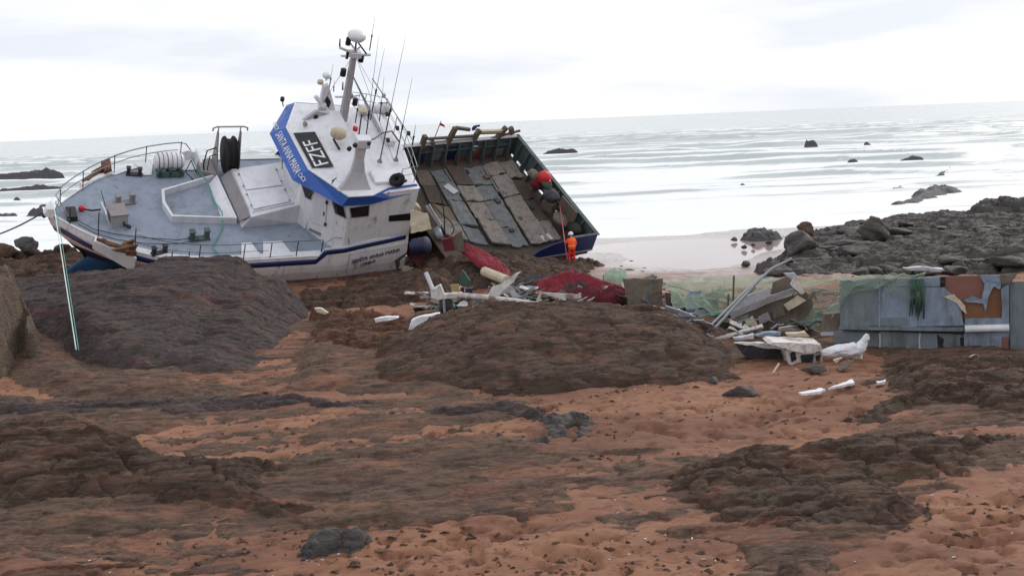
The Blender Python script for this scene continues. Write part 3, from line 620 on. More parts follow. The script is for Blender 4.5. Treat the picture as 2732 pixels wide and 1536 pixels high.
# washed-up weed, chips and pebbles: nobody could count them
def litter(name, n, region, size, mats, label, seed, zoff=0.01, cat='debris'):
    rr = random.Random(seed); mb = MB()
    for _ in range(n):
        px = rr.uniform(region[0], region[2]); py = rr.uniform(region[1], region[3]); p = gz(px, py, 0.0)
        dens = float(fbm(np.array(p[0] * .5), np.array(p[1] * .5), 3, seed))
        if dens < rr.uniform(0.48, 0.62): continue
        z = float(sand_z(p[0], p[1])) + zoff; s = size * rr.uniform(.4, 1.5); mb.cur = rr.randrange(len(mats)); a = rr.uniform(0, 6.28); e = rr.uniform(1, 2.6)
        V = [(p[0] + s * (math.cos(a) * u * e - math.sin(a) * v), p[1] + s * (math.sin(a) * u * e + math.cos(a) * v), z + w * s) for u, v, w in ((-.5, -.4, 0), (.5, -.3, 0), (.4, .45, 0), (-.45, .4, 0), (rr.uniform(-.3, .3), rr.uniform(-.3, .3), .5))]
        mb.add(V, [(0, 1, 4), (1, 2, 4), (2, 3, 4), (3, 0, 4)])
    return tag(mb.build(name, mats), label, cat, None, 'stuff')
litter('seaweed_litter', 3000, (-100, 960, 2832, 1536), 0.07, ['rock_brown', 'rusty', 'earth'], 'dark seaweed scraps strewn over the sand', 801, cat='seaweed')
litter('pebble_litter', 700, (-100, 900, 2832, 1536), 0.03, ['white', 'cream', 'rock_tan', 'rock_dark'], 'pale shell and plastic chips on the sand', 802, cat='shells')

# ------------------------------------------------------------------ trawler, front half
B = Frame(26, 34, 1.5, aty(500, 566, 66))
bow = empty('trawler_bow_section', 'front half of a wrecked white and blue trawler heeled over on the rocks', 'boat', mw=B.mat())
YC = -0.3                                         # the hull's middle line
def mir(p): return (p[0], 2 * YC - p[1], p[2])
def bat(px, py, ax, v): return tuple(B.at(px, py, ax, v))
# hull by water lines
LV = [(0.06, 6.95, 4.72, 8.6, 2.4), (-0.30, 6.95, 4.74, 8.6, 2.45), (-0.62, 6.85, 4.74, 8.6, 2.45), (-1.0, 6.62, 4.70, 8.7, 2.4), (-1.6, 6.15, 4.55, 9.1, 2.25), (-2.0, 5.75, 4.3, 9.6, 2.0),
      (-2.02, 5.73, 4.3, 9.6, 2.0), (-2.5, 5.25, 3.8, 9.8, 1.8), (-2.9, 5.05, 3.2, 10, 1.7), (-2.92, 5.05, 3.2, 10, 1.7), (-3.3, 5.0, 2.3, 10, 1.6), (-3.7, 5.0, 1.1, 10, 1.5), (-4.05, 4.9, 0.25, 10, 1.2)]
X_END = -11.3
def hull_pt(x, z, side=1, off=0.0):
    zs = [l[0] for l in LV][::-1]; z = max(min(z, LV[0][0]), LV[-1][0])
    f = lambda k: float(np.interp(z, zs, [l[k] for l in LV][::-1]))
    xs, Bm, L, k = f(1), f(2), f(3), f(4); t = min(max((xs - x) / L, 0), 1)
    w = Bm * (1 - (1 - t) ** k) - 0.65 * max(0, min(1, (-7.3 - x) / 4.0)) * max(0, 1 + z / 4)
    return (x, YC + side * (w + off), z)
tj = [float(t) for t in np.linspace(0, 1, 64) ** 1.7]
mb = MB()
for side in (1, -1):
    for i in range(len(LV) - 1):
        mb.cur = 0 if i < 5 else (1 if i < 8 else 2)
        ra = [hull_pt(LV[i][1] + (X_END - LV[i][1]) * t, LV[i][0], side) for t in tj]; rb = [hull_pt(LV[i + 1][1] + (X_END - LV[i + 1][1]) * t, LV[i + 1][0], side) for t in tj]
        n = len(tj); fs = [(j, j + 1, n + j + 1, n + j) if side > 0 else (j + 1, j, n + j, n + j + 1) for j in range(n - 1)]
        mb.add(ra + rb, fs)
hull = mb.build('hull', ['white_hull', 'navy_dark', 'antifouling'], bow, smooth=True)
# bulb / forefoot
mb = MB(); rings = []
for x, rw, zc, rz in [(6.15, .05, -3.95, .06), (5.6, .12, -3.75, .42), (5.0, .24, -3.6, .8), (4.2, .5, -3.5, .95), (3.0, .7, -3.5, .95)]:
    rings.append([(x, YC + rw * math.cos(a), zc + rz * math.sin(a)) for a in np.linspace(0, 2 * math.pi, 14, endpoint=False)])
mb.loft(rings); mb.build('bulbous_forefoot', 'antifouling', bow, smooth=True)
mb = MB(); mb.tube([(7.02, YC, .1), (6.6, YC, -1), (6.1, YC, -1.5), (5.7, YC, -2.05), (5.25, YC, -2.55), (5.05, YC, -3.0)], 0.07, 6); mb.build('stem_bar', 'navy_dark', hull, smooth=True)
# nose with fairlead at the stem head
mb = MB(); mb.loft([[(6.75, YC - .5, .02), (6.75, YC + .5, .02), (6.75, YC + .42, .62), (6.75, YC - .42, .62)], [(7.22, YC - .2, .05), (7.22, YC + .2, .05), (7.05, YC + .2, .5), (7.05, YC - .2, .5)]])
mb.build('stem_head', 'white_hull', bow, bevel=.04)
mb = MB(); mb.lathe((7.1, YC + .1, .05), [(.05, 0), (.12, .05), (.12, .16), (.05, .2)], (1, .3, -.3), 12); mb.build('bow_fairlead', 'dark_metal', bow)
# navy stripes
def ribbon(pts_top, pts_bot, name, mat, parent, off=0.014):
    mb = MB(); n = len(pts_top); mb.add(pts_top + pts_bot, [(j, j + 1, n + j + 1, n + j) for j in range(n - 1)]); o = mb.build(name, mat, parent, smooth=True, solid=0.012); return o
for side in (1, -1):
    xs = list(np.linspace(6.5, 5.0, 20)); ribbon([hull_pt(x, -.36 - .008 * i, side, .04) for i, x in enumerate(xs)], [hull_pt(x, -.84 - .01 * i, side, .04) for i, x in enumerate(xs)], 'stripe', 'navy', hull)
    xs = list(np.linspace(3.25, -5.9, 26)); ribbon([hull_pt(x, -.10, side, .02) for x in xs], [hull_pt(x, -.42, side, .02) for x in xs], 'stripe', 'navy', hull)
    xs = [-5.9, -6.3]; ribbon([hull_pt(-5.9, -.1, side, .021), (-6.3,) + tuple(np.array(hull_pt(-6.3, 0, side, .021))[1:] + [0, .52])], [hull_pt(-5.9, -.42, side, .021), (-6.4,) + tuple(np.array(hull_pt(-6.4, 0, side, .021))[1:] + [0, .1])], 'stripe', 'navy', hull)
# foredeck
xs = np.concatenate([np.linspace(6.9, 3.2, 16), np.linspace(2.5, -7.6, 14)]); mb = MB(); rows = []
for x in xs:
    e = hull_pt(x, 0.06, 1); w = e[1] - YC; rows.append([(x, YC + w * t, 0.055 + 0.10 * (1 - t * t)) for t in np.linspace(-1, 1, 9)])
mb.loft(rows, closed=False); deck = mb.build('foredeck', 'deck_blue', bow, smooth=True)
def deck_z(x, y):
    w = hull_pt(x, .06, 1)[1] - YC; t = min(1, abs((y - YC) / max(w, .01))); return 0.055 + 0.10 * (1 - t * t)
# white waterway round the deck edge, widening into saw-tooth pads
for side in (1, -1):
    mb = MB(); xs = np.linspace(6.8, -6.2, 44); a = []; b = []
    for x in xs:
        wv = 0.16 if x > 3.2 else 0.42
        e = hull_pt(x, .06, side); a.append((x, e[1], .085)); b.append((x, e[1] - side * min(wv, abs(e[1] - YC) * .9), .10 + .02))
    n = len(a); mb.add(a + b, [(j, j + 1, n + j + 1, n + j) for j in range(n - 1)]); mb.build('waterway', 'white', bow, solid=.02)
    for x0, x1 in (((-2.0, -3.0), (-3.15, -4.65)) if side > 0 else ((1.9, 1.0), (0.5, -1.5))):
        e = hull_pt((x0 + x1) / 2, .06, side)[1]; pad = MB()
        pad.prism([(x0 + .12, e - side * .1, .11), (x0 - .18, e - side * 1.35, .13), (x1 + .3, e - side * 1.35, .13), (x1, e - side * .1, .11)], (0, 0, .05)); pad.build('deck_pad', 'white', bow, bevel=.02)
# anchor pods and anchors
for side in (1, -1):
    f = (lambda p: p) if side > 0 else (lambda p: mir((p[0], p[1], p[2] * .55 if p[2] > .2 else p[2])))
    P = [f(q) for q in [(5.1, 2.25, .14), (5.15, 2.05, -.5), (3.35, 3.58, -.95), (3.3, 3.98, .24), (5.0, 1.9, .2), (3.35, 2.9, -1.3), (3.28, 3.0, .2), (4.9, 1.6, -.5)]]
    mb = MB(); F = [(0, 1, 2, 3), (0, 3, 6, 4), (3, 2, 5, 6), (0, 4, 7, 1), (1, 7, 5, 2), (4, 6, 5, 7)]
    mb.add(P, F); pod = mb.build('anchor_pod', 'white_hull', bow, bevel=.03)
    mb = MB(); mb.tube([f((4.95, 2.25, .26)), f((3.7, 3.3, .42))], [.09, .12], 8)
    mb.prism([f((3.75, 2.8, .28)), f((3.35, 3.05, .30)), f((3.3, 3.9, .32)), f((3.8, 3.75, .30))], (0, 0, .28))
    mb.prism([f((4.0, 2.85, .30)), f((3.4, 2.9, .32)), f((3.28, 3.1, .36 + .5 * (side > 0))), f((3.5, 3.1, .34 + .45 * (side > 0)))], (0, side * .14, 0))
    mb.prism([f((4.4, 3.2, .22)), f((3.45, 3.75, .32)), f((3.25, 3.85, .5 + .5 * (side > 0))), f((3.5, 3.75, .5 + .36 * (side > 0)))], (0, side * -.14, 0))
    mb.tube([f((4.7, 2.3, .24)), f((4.45, 2.75, .3)), f((4.1, 3.0, .36))], .12, 7)
    mb.build('anchor', 'rusty', bow, bevel=.02)
# rails
def stanchion(a, b, parent, r=.028, mat='dark_metal'): return MB().tube([a, b], r, 6).build('stanchion', mat, parent)
def gpost(x, side, h, par, lean=0.0):
    e = hull_pt(x, .06, side); a = (x, e[1] - side * .1, .1); return stanchion(a, (x + lean, e[1] - side * .12, .1 + h), par)
mb = MB()
far_top = [(6.45, YC + .25, 1.0), (6.6, YC - .15, 1.05)] + [tuple(np.array(hull_pt(x, .06, -1)) + [0, .1, 1.1]) for x in (6.2, 5.8, 5.3, 4.7, 4.0, 3.2, 2.3, 1.3, .3, -.4)]
far_mid = [tuple(np.array(p) - [0, 0, .48]) for p in far_top]
far_top += [tuple(np.array(hull_pt(-.8, .06, -1)) + [0, .1, 1.0]), tuple(np.array(hull_pt(-1.4, .06, -1)) + [0, .1, .1])]
mb.tube(far_top, .035, 7); mb.tube(far_mid, .026, 6); rail = mb.build('guard_rail', 'galv', bow, smooth=True)
for x in (6.3, 5.0, 3.2, 1.4, -.55): gpost(x, -1, 1.1, rail)
mb = MB(); mb.tube([(6.45, YC + .25, 1.0), (6.25, YC + .55, .7), (6.0, YC + 1.0, .12)], .03, 6); mb.tube([(6.6, YC - .2, .1), (6.45, YC + .1, .95)], .03, 6); mb.build('bow_brace', 'galv', rail)
for x, h in ((6.05, 1.0), (4.85, 1.55), (3.25, 1.35), (1.55, .4), (.75, .5), (.25, .95), (-2.0, .95), (-3.4, .95), (-4.8, .95), (-6.15, .95)):
    o = gpost(x, 1, h, bow)
mb = MB(); mb.tube([tuple(np.array(hull_pt(x, .06, 1)) + [0, -.12, 1.0]) for x in np.linspace(3.2, -6.1, 14)], .018, 5); mb.tube([tuple(np.array(hull_pt(x, .06, 1)) + [0, -.12, .5]) for x in np.linspace(3.2, -3.3, 12)], .014, 5)
mb.build('wire_rail', 'rope_dark', bow)
mb = MB()
for dy in (0, .32): mb.tube([(5.7, 1.0 - dy, .3), (5.0, 1.7 - dy, .22), (4.0, 2.3 - dy * 1.4, .2), (2.6, 2.75 - dy * 1.5, .2), (1.0, 2.9 - dy, .2), (-.05, 2.75 - dy * .6, .3)], .024, 5)
mb.build('mooring_line', 'rope_dark', bow, smooth=True)
mb = MB(); mb.tube([(-6.3, 4.0, .55), (-6.9, 4.0, .95), (-7.6, 4.15, .95), (-7.75, 4.2, .35)], .03, 6); mb.build('grab_rail', 'galv', bow)
# bitts
def bitt(x, y, rz, mat, s=1.0, label=None):
    m = Matrix.Rotation(rz, 3, 'Z'); z0 = deck_z(x, y)
    mb = MB(); mb.box((x, y, z0 + .05), (.95 * s, .34 * s, .1), m)
    for k in (-.33, .33):
        c = Vector((x, y, z0 + .08)) + m @ Vector((k * s, 0, 0)); mb.box(c + Vector((0, 0, .2 * s)), (.2 * s, .26 * s, .42 * s), m); mb.box(c + Vector((0, 0, .42 * s)), (.27 * s, .32 * s, .06), m)
    return mb.build('mooring_bitt', mat, bow, bevel=.02)
bitt(3.1, -.8, .15, 'grey_paint_and_shade', 1.15); bitt(-.1, 2.5, .05, 'green_metal', 1.15); bitt(2.1, 3.45, .25, 'dark_metal', .9); bitt(2.2, -3.4, -.2, 'dark_metal', .9)
# windlass box
mb = MB(); mb.box((3.75, .75, .5), (.85, .95, .75), (0, 0, .1)); wl_ = mb.build('windlass_box', 'grey_light', bow, bevel=.03)
mb = MB(); mb.box((3.75, .75, .9), (.92, 1.02, .06), (0, 0, .1)); mb.build('box_lid', 'grey_paint_and_shade', wl_)
mb = MB(); mb.tube([(3.5, 1.25, .45), (3.5, 1.5, .45)], .07, 8); mb.tube([(3.35, 1.3, .3), (3.2, 1.45, .28)], .1, 8); mb.build('hand_wheel', 'dark_metal', wl_)
mb = MB(); mb.box((4.3, .6, .55), (.06, 1.1, .85), (0, .25, .1)); mb.build('spray_plate', 'white', wl_)
mb = MB(); mb.ball((5.35, -.3, .3), .17, 7); mb.build('pick_up_buoy', 'red_plastic', bow, smooth=True)
mb = MB(); mb.tube([(5.3, -.25, .3), (4.9, .0, .36), (4.5, .2, .55)], .05, 6); mb.build('buoy_rope', 'red_net_dark', bow)
mb = MB(); mb.tube([(4.1, -.6, .1), (4.35, -.75, 1.05)], .02, 5); mb.build('flag_staff', 'dark_metal', bow)
mb = MB(); mb.box((5.9, .1, .25), (.5, .9, .35)); mb.build('stem_post_box', 'dark_metal', bow, bevel=.03)
# life-raft canister on its green cradle, far side
cx, cy = .35, -3.55
mb = MB(); mb.lathe((cx - .8, cy, .85), [(.0, 0), (.3, .02), (.42, .12)] + [(.44 + (.03 if k % 2 else 0), .16 + k * .1) for k in range(13)] + [(.42, 1.5), (.3, 1.6), (0, 1.62)], (1, 0, 0), 18); raft = mb.build('life_raft_canister', 'white', bow, smooth=True)
mb = MB()
for k in range(6): mb.lathe((cx - .6 + k * .24, cy, .85), [(.46, -.012), (.475, -.012), (.475, .012), (.46, .012)], (1, 0, 0), 18)
mb.build('strap', 'dark_metal', raft)
mb = MB()
for k in (-.55, 0, .55):
    mb.box((cx + k, cy + .15, .3), (.18, .9, .5)); mb.box((cx + k, cy + .5, .55), (.16, .2, .3))
mb.box((cx, cy + .55, .35), (1.5, .1, .3)); mb.build('raft_cradle', 'green_metal', bow, bevel=.02)
mb = MB(); mb.box((-1.35, -3.9, .5), (.12, 1.4, .9)); mb.prism([(1.0, -4.6, .1), (-1.4, -4.7, .1), (-1.4, -4.7, .6), (-.9, -4.7, .75)], (0, .05, 0)); mb.build('bulwark_plate', 'white', bow)
# forward hatch tub
out = [(1.13, -1.4), (1.29, -.25), (1.05, 1.0), (-2.3, 1.4), (-2.1, -2.7)]
cen = np.mean(out, 0); inn = [tuple(np.array(p) + (cen - np.array(p)) / np.linalg.norm(cen - np.array(p)) * .16) for p in out]
mb = MB(); n = 5; zt = .55
V = [(p[0], p[1], .05) for p in out] + [(p[0], p[1], zt) for p in out] + [(p[0], p[1], zt) for p in inn] + [(p[0], p[1], .1) for p in inn]
F = []
for i in range(n):
    j = (i + 1) % n; F += [(i, j, n + j, n + i), (n + i, n + j, 2 * n + j, 2 * n + i), (2 * n + i, 2 * n + j, 3 * n + j, 3 * n + i)]
mb.add(V, F); tub = mb.build('hatch_coaming', 'white', bow, bevel=.02)
mb = MB(); mb.prism([(-1.6, -2.25, .18), (-1.6, 1.1, .18), (-2.25, 1.3, .5), (-2.05, -2.55, .5)], (0, 0, .04)); mb.build('coaming_bench', 'white', tub)
mb = MB(); mb.prism([(1.0, -1.3, .165), (1.15, -.25, .165), (.95, .85, .165), (-1.7, 1.2, .165), (-1.6, -2.4, .165)], (0, 0, .012)); mb.build('hatch_cover', 'deck_blue', tub)
# low deckhouse
T = [(-2.75, -2.4, 1.02), (-2.87, 2.0, 1.02), (-5.75, 1.5, 1.36), (-5.75, -2.5, 1.36)]; Bs = [(-2.3, -2.5, .03), (-2.45, 1.72, .03), (-5.75, 1.5, .03), (-5.75, -2.5, .03)]
mb = MB(); mb.add(T + Bs, [(3, 2, 1, 0), (0, 1, 5, 4), (1, 2, 6, 5), (2, 3, 7, 6), (3, 0, 4, 7)]); dh = mb.build('deckhouse', 'white', bow, bevel=.03)
mb = MB(); mb.prism([(-2.27, -2.35, .5), (-2.41, 1.6, .5), (-2.845, 1.94, 1.01), (-2.725, -2.34, 1.01)], (.025, 0, .02)); mb.build('front_shade_panel', 'grey_paint_and_shade', dh)  # sheet over the white front face, its grey is painted-in shade
def top_z(x): return 1.02 + (-2.8 - x) / 2.95 * .34
for (y0, y1) in ((-2.1, -.3), (-.2, 1.45)):
    mb = MB(); a = [(-3.1, y0), (-3.1, y1), (-5.1, y1 - .25 if y1 > 0 else y1), (-5.1, y0)]
    mb.prism([(x, y, top_z(x) + .015) for x, y in a], (0, 0, .07)); lid = mb.build('hatch_lid', 'white', dh, bevel=.025)
    for k in (.2, .8):
        for xx in (-3.05, -5.12):
            yy = y0 + (y1 - y0) * k; MB().box((xx, yy, top_z(xx) + .09), (.1, .08, .07)).build('dog_clip', 'grey_paint_and_shade', lid, bevel=.02)
mb = MB(); mb.tube([(-2.95, 1.75, 1.15), (-4.0, 1.6, 1.25), (-5.3, 1.4, 1.38)], .022, 5); mb.tube([(-2.85, 1.6, 1.12), (-2.8, -.2, 1.12), (-2.75, -2.2, 1.12)], .018, 5); mb.build('hand_rail', 'galv', dh)
# net winch on the far side
wx, wy = -2.75, -3.3
mb = MB()
for dx in (.62, -.62): mb.prism([(wx + dx, wy - .85, .1), (wx + dx, wy + .85, .1), (wx + dx, wy + .3, 1.9), (wx + dx, wy + .12, 2.9), (wx + dx, wy - .12, 2.9), (wx + dx, wy - .3, 1.9)], (.07, 0, 0))
mb.prism([(wx + .7, wy - .8, .15), (wx + .7, wy + .8, .15), (wx + 1.5, wy + .5, .15), (wx + 1.5, wy - .5, .15)], (0, 0, .5)); wf = mb.build('winch_frame', 'grey_paint_and_shade', bow, bevel=.02)
mb = MB(); mb.lathe((wx - .55, wy, 1.35), [(.2, .1), (1.02, .12), (1.06, .2), (.9, .24), (.9, .62), (1.06, .66), (1.02, .74), (.2, .76)], (1, 0, 0), 26); mb.build('winch_drum', 'rubber', wf, smooth=False)
mb = MB(); mb.tube([(wx + .95, wy, 2.95), (wx + .95, wy, 3.1), (wx + .75, wy, 3.2), (wx - .75, wy, 3.2), (wx - .95, wy, 3.1), (wx - .95, wy, 2.95)], .05, 7)
for dx in (.65, -.55): mb.tube([(wx + dx, wy, 2.8), (wx + dx, wy, 3.2)], .035, 6)
mb.build('winch_fairlead', 'grey_light', wf, smooth=True)
mb = MB(); mb.tube([(wx + .7, wy + .1, 1.9), (wx + 1.2, wy + .2, 1.8), (wx + 1.35, wy + .3, 1.0), (wx + 1.3, wy + .5, .3)], .04, 6); mb.tube([(wx + .7, wy + .3, 1.6), (wx + 1.05, wy + .3, 1.5), (wx + 1.15, wy + .4, .6)], .03, 6)
mb.tube([(wx + 1.6, wy - .1, .15), (wx + 2.0, wy + .1, 1.1), (wx + 2.3, wy + .3, .5), (wx + 1.9, wy + .6, .15)], .03, 6); mb.build('hydraulic_hose', 'rubber', wf, smooth=True)
# ------------------------------------------------------------------ wheelhouse
WP = [(-5.62, -2.3), (-5.55, 1.45), (-6.55, 3.25), (-7.35, 4.2), (-11.3, 3.62), (-11.3, -4.2), (-7.35, -4.8), (-6.55, -3.9)]
mb = MB(); mb.add([(x, y, .03) for x, y in WP] + [(x, y, 3.72) for x, y in WP], [((i + 1) % 8, i, 8 + i, 8 + (i + 1) % 8) for i in range(8)] + [tuple(range(8, 16))])
wh = mb.build('wheelhouse', 'white_hull', bow, bevel=.03)
# ship side carried up beside the wheelhouse, with its stripe
mb = MB(); up = [hull_pt(x, .06, 1, .005) for x in (-5.95, -6.3, -7.4, -8.7, -10, -11.3)]; hi = [0.06, .52, .56, .62, .66, .7]
n = len(up); mb.add(up + [(p[0], p[1] - .05 * k, h) for k, (p, h) in enumerate(zip(up, hi))], [(j, j + 1, n + j + 1, n + j) for j in range(n - 1)]); mb.build('side_strake', 'white_hull', bow, solid=.05)
side0 = np.array([-7.35, 4.2, 0.]); side1 = np.array([-11.3, 3.62, 0.])
sd = (side1 - side0) / np.linalg.norm(side1 - side0); sn = np.array([-sd[1], sd[0], 0]); sn = sn if sn[1] > 0 else -sn
def wall_frame(i):
    a = np.array(WP[i] + (0,)); b = np.array(WP[(i + 1) % 8] + (0,)); t = (b - a) / np.linalg.norm(b - a); nn = np.array([t[1], -t[0], 0]); c = np.append(np.mean(WP, 0), 0)
    return a, (nn if nn @ (a - c) > 0 else -nn)
def wall_poly(i, pix, thick=.03, off=.012):
    a, nn = wall_frame(i); return [tuple(B.on(px, py, a, nn) + nn * off) for px, py in pix], nn * thick
def z5(x, y): return (640 + x / 4.827, 420 + y / 4.827)
def z2(x, y): return (650 + x / 2.896, 260 + y / 2.896)
def pane(i, pix, name='window', mat='glass', frame=True):
    pl, d = wall_poly(i, pix)
    if frame:
        c = np.mean(pl, 0); fr = [tuple(np.array(p) + (np.array(p) - c) / np.linalg.norm(np.array(p) - c) * .07) for p in pl]
        w = MB().prism(fr, d * .9).build(name, 'grey_light', wh, bevel=.012); MB().prism([tuple(np.array(p)) for p in pl], d).build('pane', mat, w)
    else: w = MB().prism(pl, d).build(name, mat, wh, bevel=.01)
    return w
pane(1, [z5(800, 350), z5(960, 420), z5(915, 540), z5(850, 505)])
pane(2, [z5(1190, 560), z5(1335, 620), z5(1372, 780), z5(1235, 715)])
pane(3, [z2(818, 852), z2(968, 832), z2(962, 912), z2(834, 926)])
a, nn = wall_frame(3)
pl = [B.on(*z2(*q), a, nn) + nn * .012 for q in ((1122, 912), (1285, 893), (1306, 905), (1308, 935), (1290, 946), (1122, 956))]
MB().prism([tuple(p) for p in pl], nn * .02).build('vent_slot', 'black', wh)
pl, d = wall_poly(1, [z5(950, 470), z5(1130, 540), z5(1105, 890), z5(930, 830)], .05); door = MB().prism(pl, d).build('door', 'white', wh, bevel=.03)
q = np.mean(pl[1:3], 0) + d; MB().box(q + np.array([0.05, -.12, -.1]), (.08, .1, .22)).build('door_handle', 'dark_metal', door)
for t in (.1, .9):
    q = np.array(pl[1]) * (1 - t) + np.array(pl[2]) * t + d; MB().box(q, (.1, .1, .16)).build('door_hinge', 'dark_metal', door)
pl, d = wall_poly(1, [z5(900, 905), z5(1050, 975), z5(1040, 1010), z5(890, 935)], .03); MB().prism(pl, d).build('louvre_vent', 'grey_paint_and_shade', wh)
for x in (-6.9, -7.9):
    MB().tube([(x, 4.27, .1), (x, 4.27, -1.9)], .02, 5).build('seam_batten', 'grey_light', wh) if x < -7 else None
# stripe along the wheelhouse side
ribbon([tuple(np.array(hull_pt(x, .06, 1, .06)) + [0, -.05 * k * .5, h]) for k, (x, h) in enumerate(((-6.35, .42), (-7.4, .46), (-8.7, .52), (-10, .56), (-11.1, .6)))],
       [tuple(np.array(hull_pt(x, .06, 1, .06)) + [0, -.05 * k * .5, h]) for k, (x, h) in enumerate(((-6.35, .12), (-7.4, .16), (-8.7, .24), (-10, .28), (-11.1, .32)))], 'stripe', 'navy', wh)
# name and home port on the hull side
pa = np.array(hull_pt(-7.95, -.6, 1, .05)); pb = np.array(hull_pt(-10.8, -.3, 1, .05)); up = np.array(hull_pt(-9.5, 0, 1)) - np.array(hull_pt(-9.5, -1, 1))
text_mesh('hull_lettering', 'SANTA ANNA MARIA', 'navy_dark', .34, pa + np.array([0, .02, 0.02]), pb - pa, up, hull, sx=.9, extr=.012)
text_mesh('hull_lettering', 'LORIENT', 'navy_dark', .28, pa + (pb - pa) * .2 - np.array([0, -.02, .36]), pb - pa, up, hull, sx=.8, extr=.012)
MB().tube([hull_pt(-7.75, z, 1, .012) for z in (0.05, -.6, -1.2, -1.9)], .016, 5).build('plate_seam', 'grey_paint_and_shade', hull)
# roof, sloping visor
RT = [(-6.7, -4.75), (-5.5, -2.2), (-5.65, 1.78), (-7.1, 4.32), (-8.4, 4.28), (-9.5, 3.62), (-11.2, 3.35), (-11.6, .2), (-11.7, -3.6), (-9.3, -4.4)]
VL = [(-6.4, -5.35), (-4.72, -2.5), (-4.85, 1.85), (-6.85, 4.28), (-8.47, 4.2), (-9.6, 3.9), (-11.45, 3.55), (-11.7, .2), (-11.8, -3.8), (-9.3, -4.9)]
mb = MB(); n = len(RT); mb.add([(x, y, 3.82) for x, y in RT] + [(x, y, 3.6) for x, y in RT], [tuple(range(n)), tuple(reversed(range(n, 2 * n)))] + [((i + 1) % n, i, n + i, n + (i + 1) % n) for i in range(n)]); roof = mb.build('roof', 'white', bow, bevel=.04)
mb = MB(); zl = [3.22] * 5 + [3.3, 3.45, 3.5, 3.4, 3.3]
V = [(x, y, 3.80) for x, y in RT] + [(x, y, z) for (x, y), z in zip(VL, zl)] + [(x + .25, y, z) for (x, y), z in zip(RT, [3.2] * 10)]
mb.add(V, [(i, (i + 1) % n, n + (i + 1) % n, n + i) for i in (0, 1, 2, 3, 4, 5, 9)]); visor = mb.build('visor', 'visor_blue', bow, solid=.06)
mb = MB(); mb.tube([(x, y, 3.84) for x, y in RT[:6]], .045, 6); mb.build('roof_edge', 'white', roof, smooth=True)
vb, vc = np.array([-5.5, -2.2, 3.8]), np.array([-5.65, 1.78, 3.8]); wb, wc = np.array([-4.72, -2.5, 3.22]), np.array([-4.85, 1.85, 3.22])
vx = (wc - wb) / np.linalg.norm(wc - wb); vy = (vb + vc - wb - wc) / np.linalg.norm(vb + vc - wb - wc); vn = np.cross(vx, vy)
o_ = wb * .93 + wc * .07 + vy * .3 + vn * .05
text_mesh('visor_lettering', 'SANTA ANNA MARIA', 'white', .6, o_ - vy * .05, vx, vy, visor, sx=.66, extr=.01)
for k, (base, dx) in enumerate(((wc, -.02), (wc, .33), (wb, -.2), (wb, -.5))):      # fish emblems at both ends of the name
    c = base + vx * dx + vy * (.5 if k != 1 else .55) + vn * .05; pts = [c + (vx * math.cos(a) * .15 + vy * math.sin(a) * .1) for a in np.linspace(.5, 5.8, 14)]
    c2 = c + vx * .22; mb = MB(); mb.tube(pts + [c2 + vy * .1], .018, 5); mb.tube([pts[0], c2 - vy * .1], .018, 5); mb.build('fish_emblem', 'white', visor)
# raised fairing that carries the call sign
A = [(-5.75, -2.0, 3.83), (-5.85, 1.75, 3.83), (-7.2, 3.2, 3.84), (-8.3, 2.0, 4.35), (-8.5, .6, 4.5), (-8.6, -2.8, 4.5), (-7.3, -3.8, 3.9), (-6.6, -3.9, 3.83)]
mb = MB(); n = len(A); mb.add(A + [(x, y, 3.7) for x, y, z in A], [tuple(range(n))] + [((i + 1) % n, i, n + i, n + (i + 1) % n) for i in range(n)])
fair = mb.build('roof_fairing', 'white', bow)
fr0 = np.array([-5.8, 0, 3.83]); fsl = np.array([-2.75, 0, .66]); fnorm = np.array([.66, 0, 2.75]); fnorm /= np.linalg.norm(fnorm)
pl = [B.on(*z2(*q), fr0 + fnorm * .03, fnorm) for q in ((385, 278), (550, 268), (695, 535), (530, 545))]
pnl = MB().prism([tuple(p) for p in pl], fnorm * .03).build('call_sign_panel', 'black', bow)
ex = pl[1] - pl[2]; ex /= np.linalg.norm(ex)        # reads towards starboard, letters' tops point forward
ey = pl[3] - pl[2]; hgt = np.linalg.norm(ey); ey /= hgt; wid = np.linalg.norm(pl[1] - pl[2])
text_mesh('call_sign_lettering', 'FZFF', 'white', hgt * .98, np.array(pl[2]) + ex * wid * .06 + ey * hgt * .15 + fnorm * .036, ex, ey, pnl, sx=wid * .88 / (hgt * .98 * 2.45), extr=.006)
# port pylon with exhaust box
mb = MB(); rings = []
for z, x0, x1, y in ((3.8, -6.65, -8.5, 3.65), (4.15, -7.1, -8.35, 3.4), (4.6, -7.45, -8.2, 3.1), (5.2, -7.65, -8.15, 2.8), (5.75, -7.7, -8.25, 2.6)):
    rings.append([(x0, y + .12, z), (x1, y + .12, z), (x1, y - .12, z), (x0, y - .12, z)])
mb.loft(rings); pyl = mb.build('exhaust_pylon', 'grey_light', bow, bevel=.03)
mb = MB(); mb.box((-8.05, 2.5, 6.0), (.75, .6, .55)); mb.build('lamp_box', 'white', pyl, bevel=.06)
for q in ((-7.6, 2.7, 5.95), (-8.3, 2.75, 6.1), (-7.4, 2.5, 5.6)): MB().lathe(q, [(.04, -.1), (.11, -.06), (.12, .1), (.05, .12)], (.6, .7, -.2), 12).build('flood_lamp', 'dark_metal', pyl)
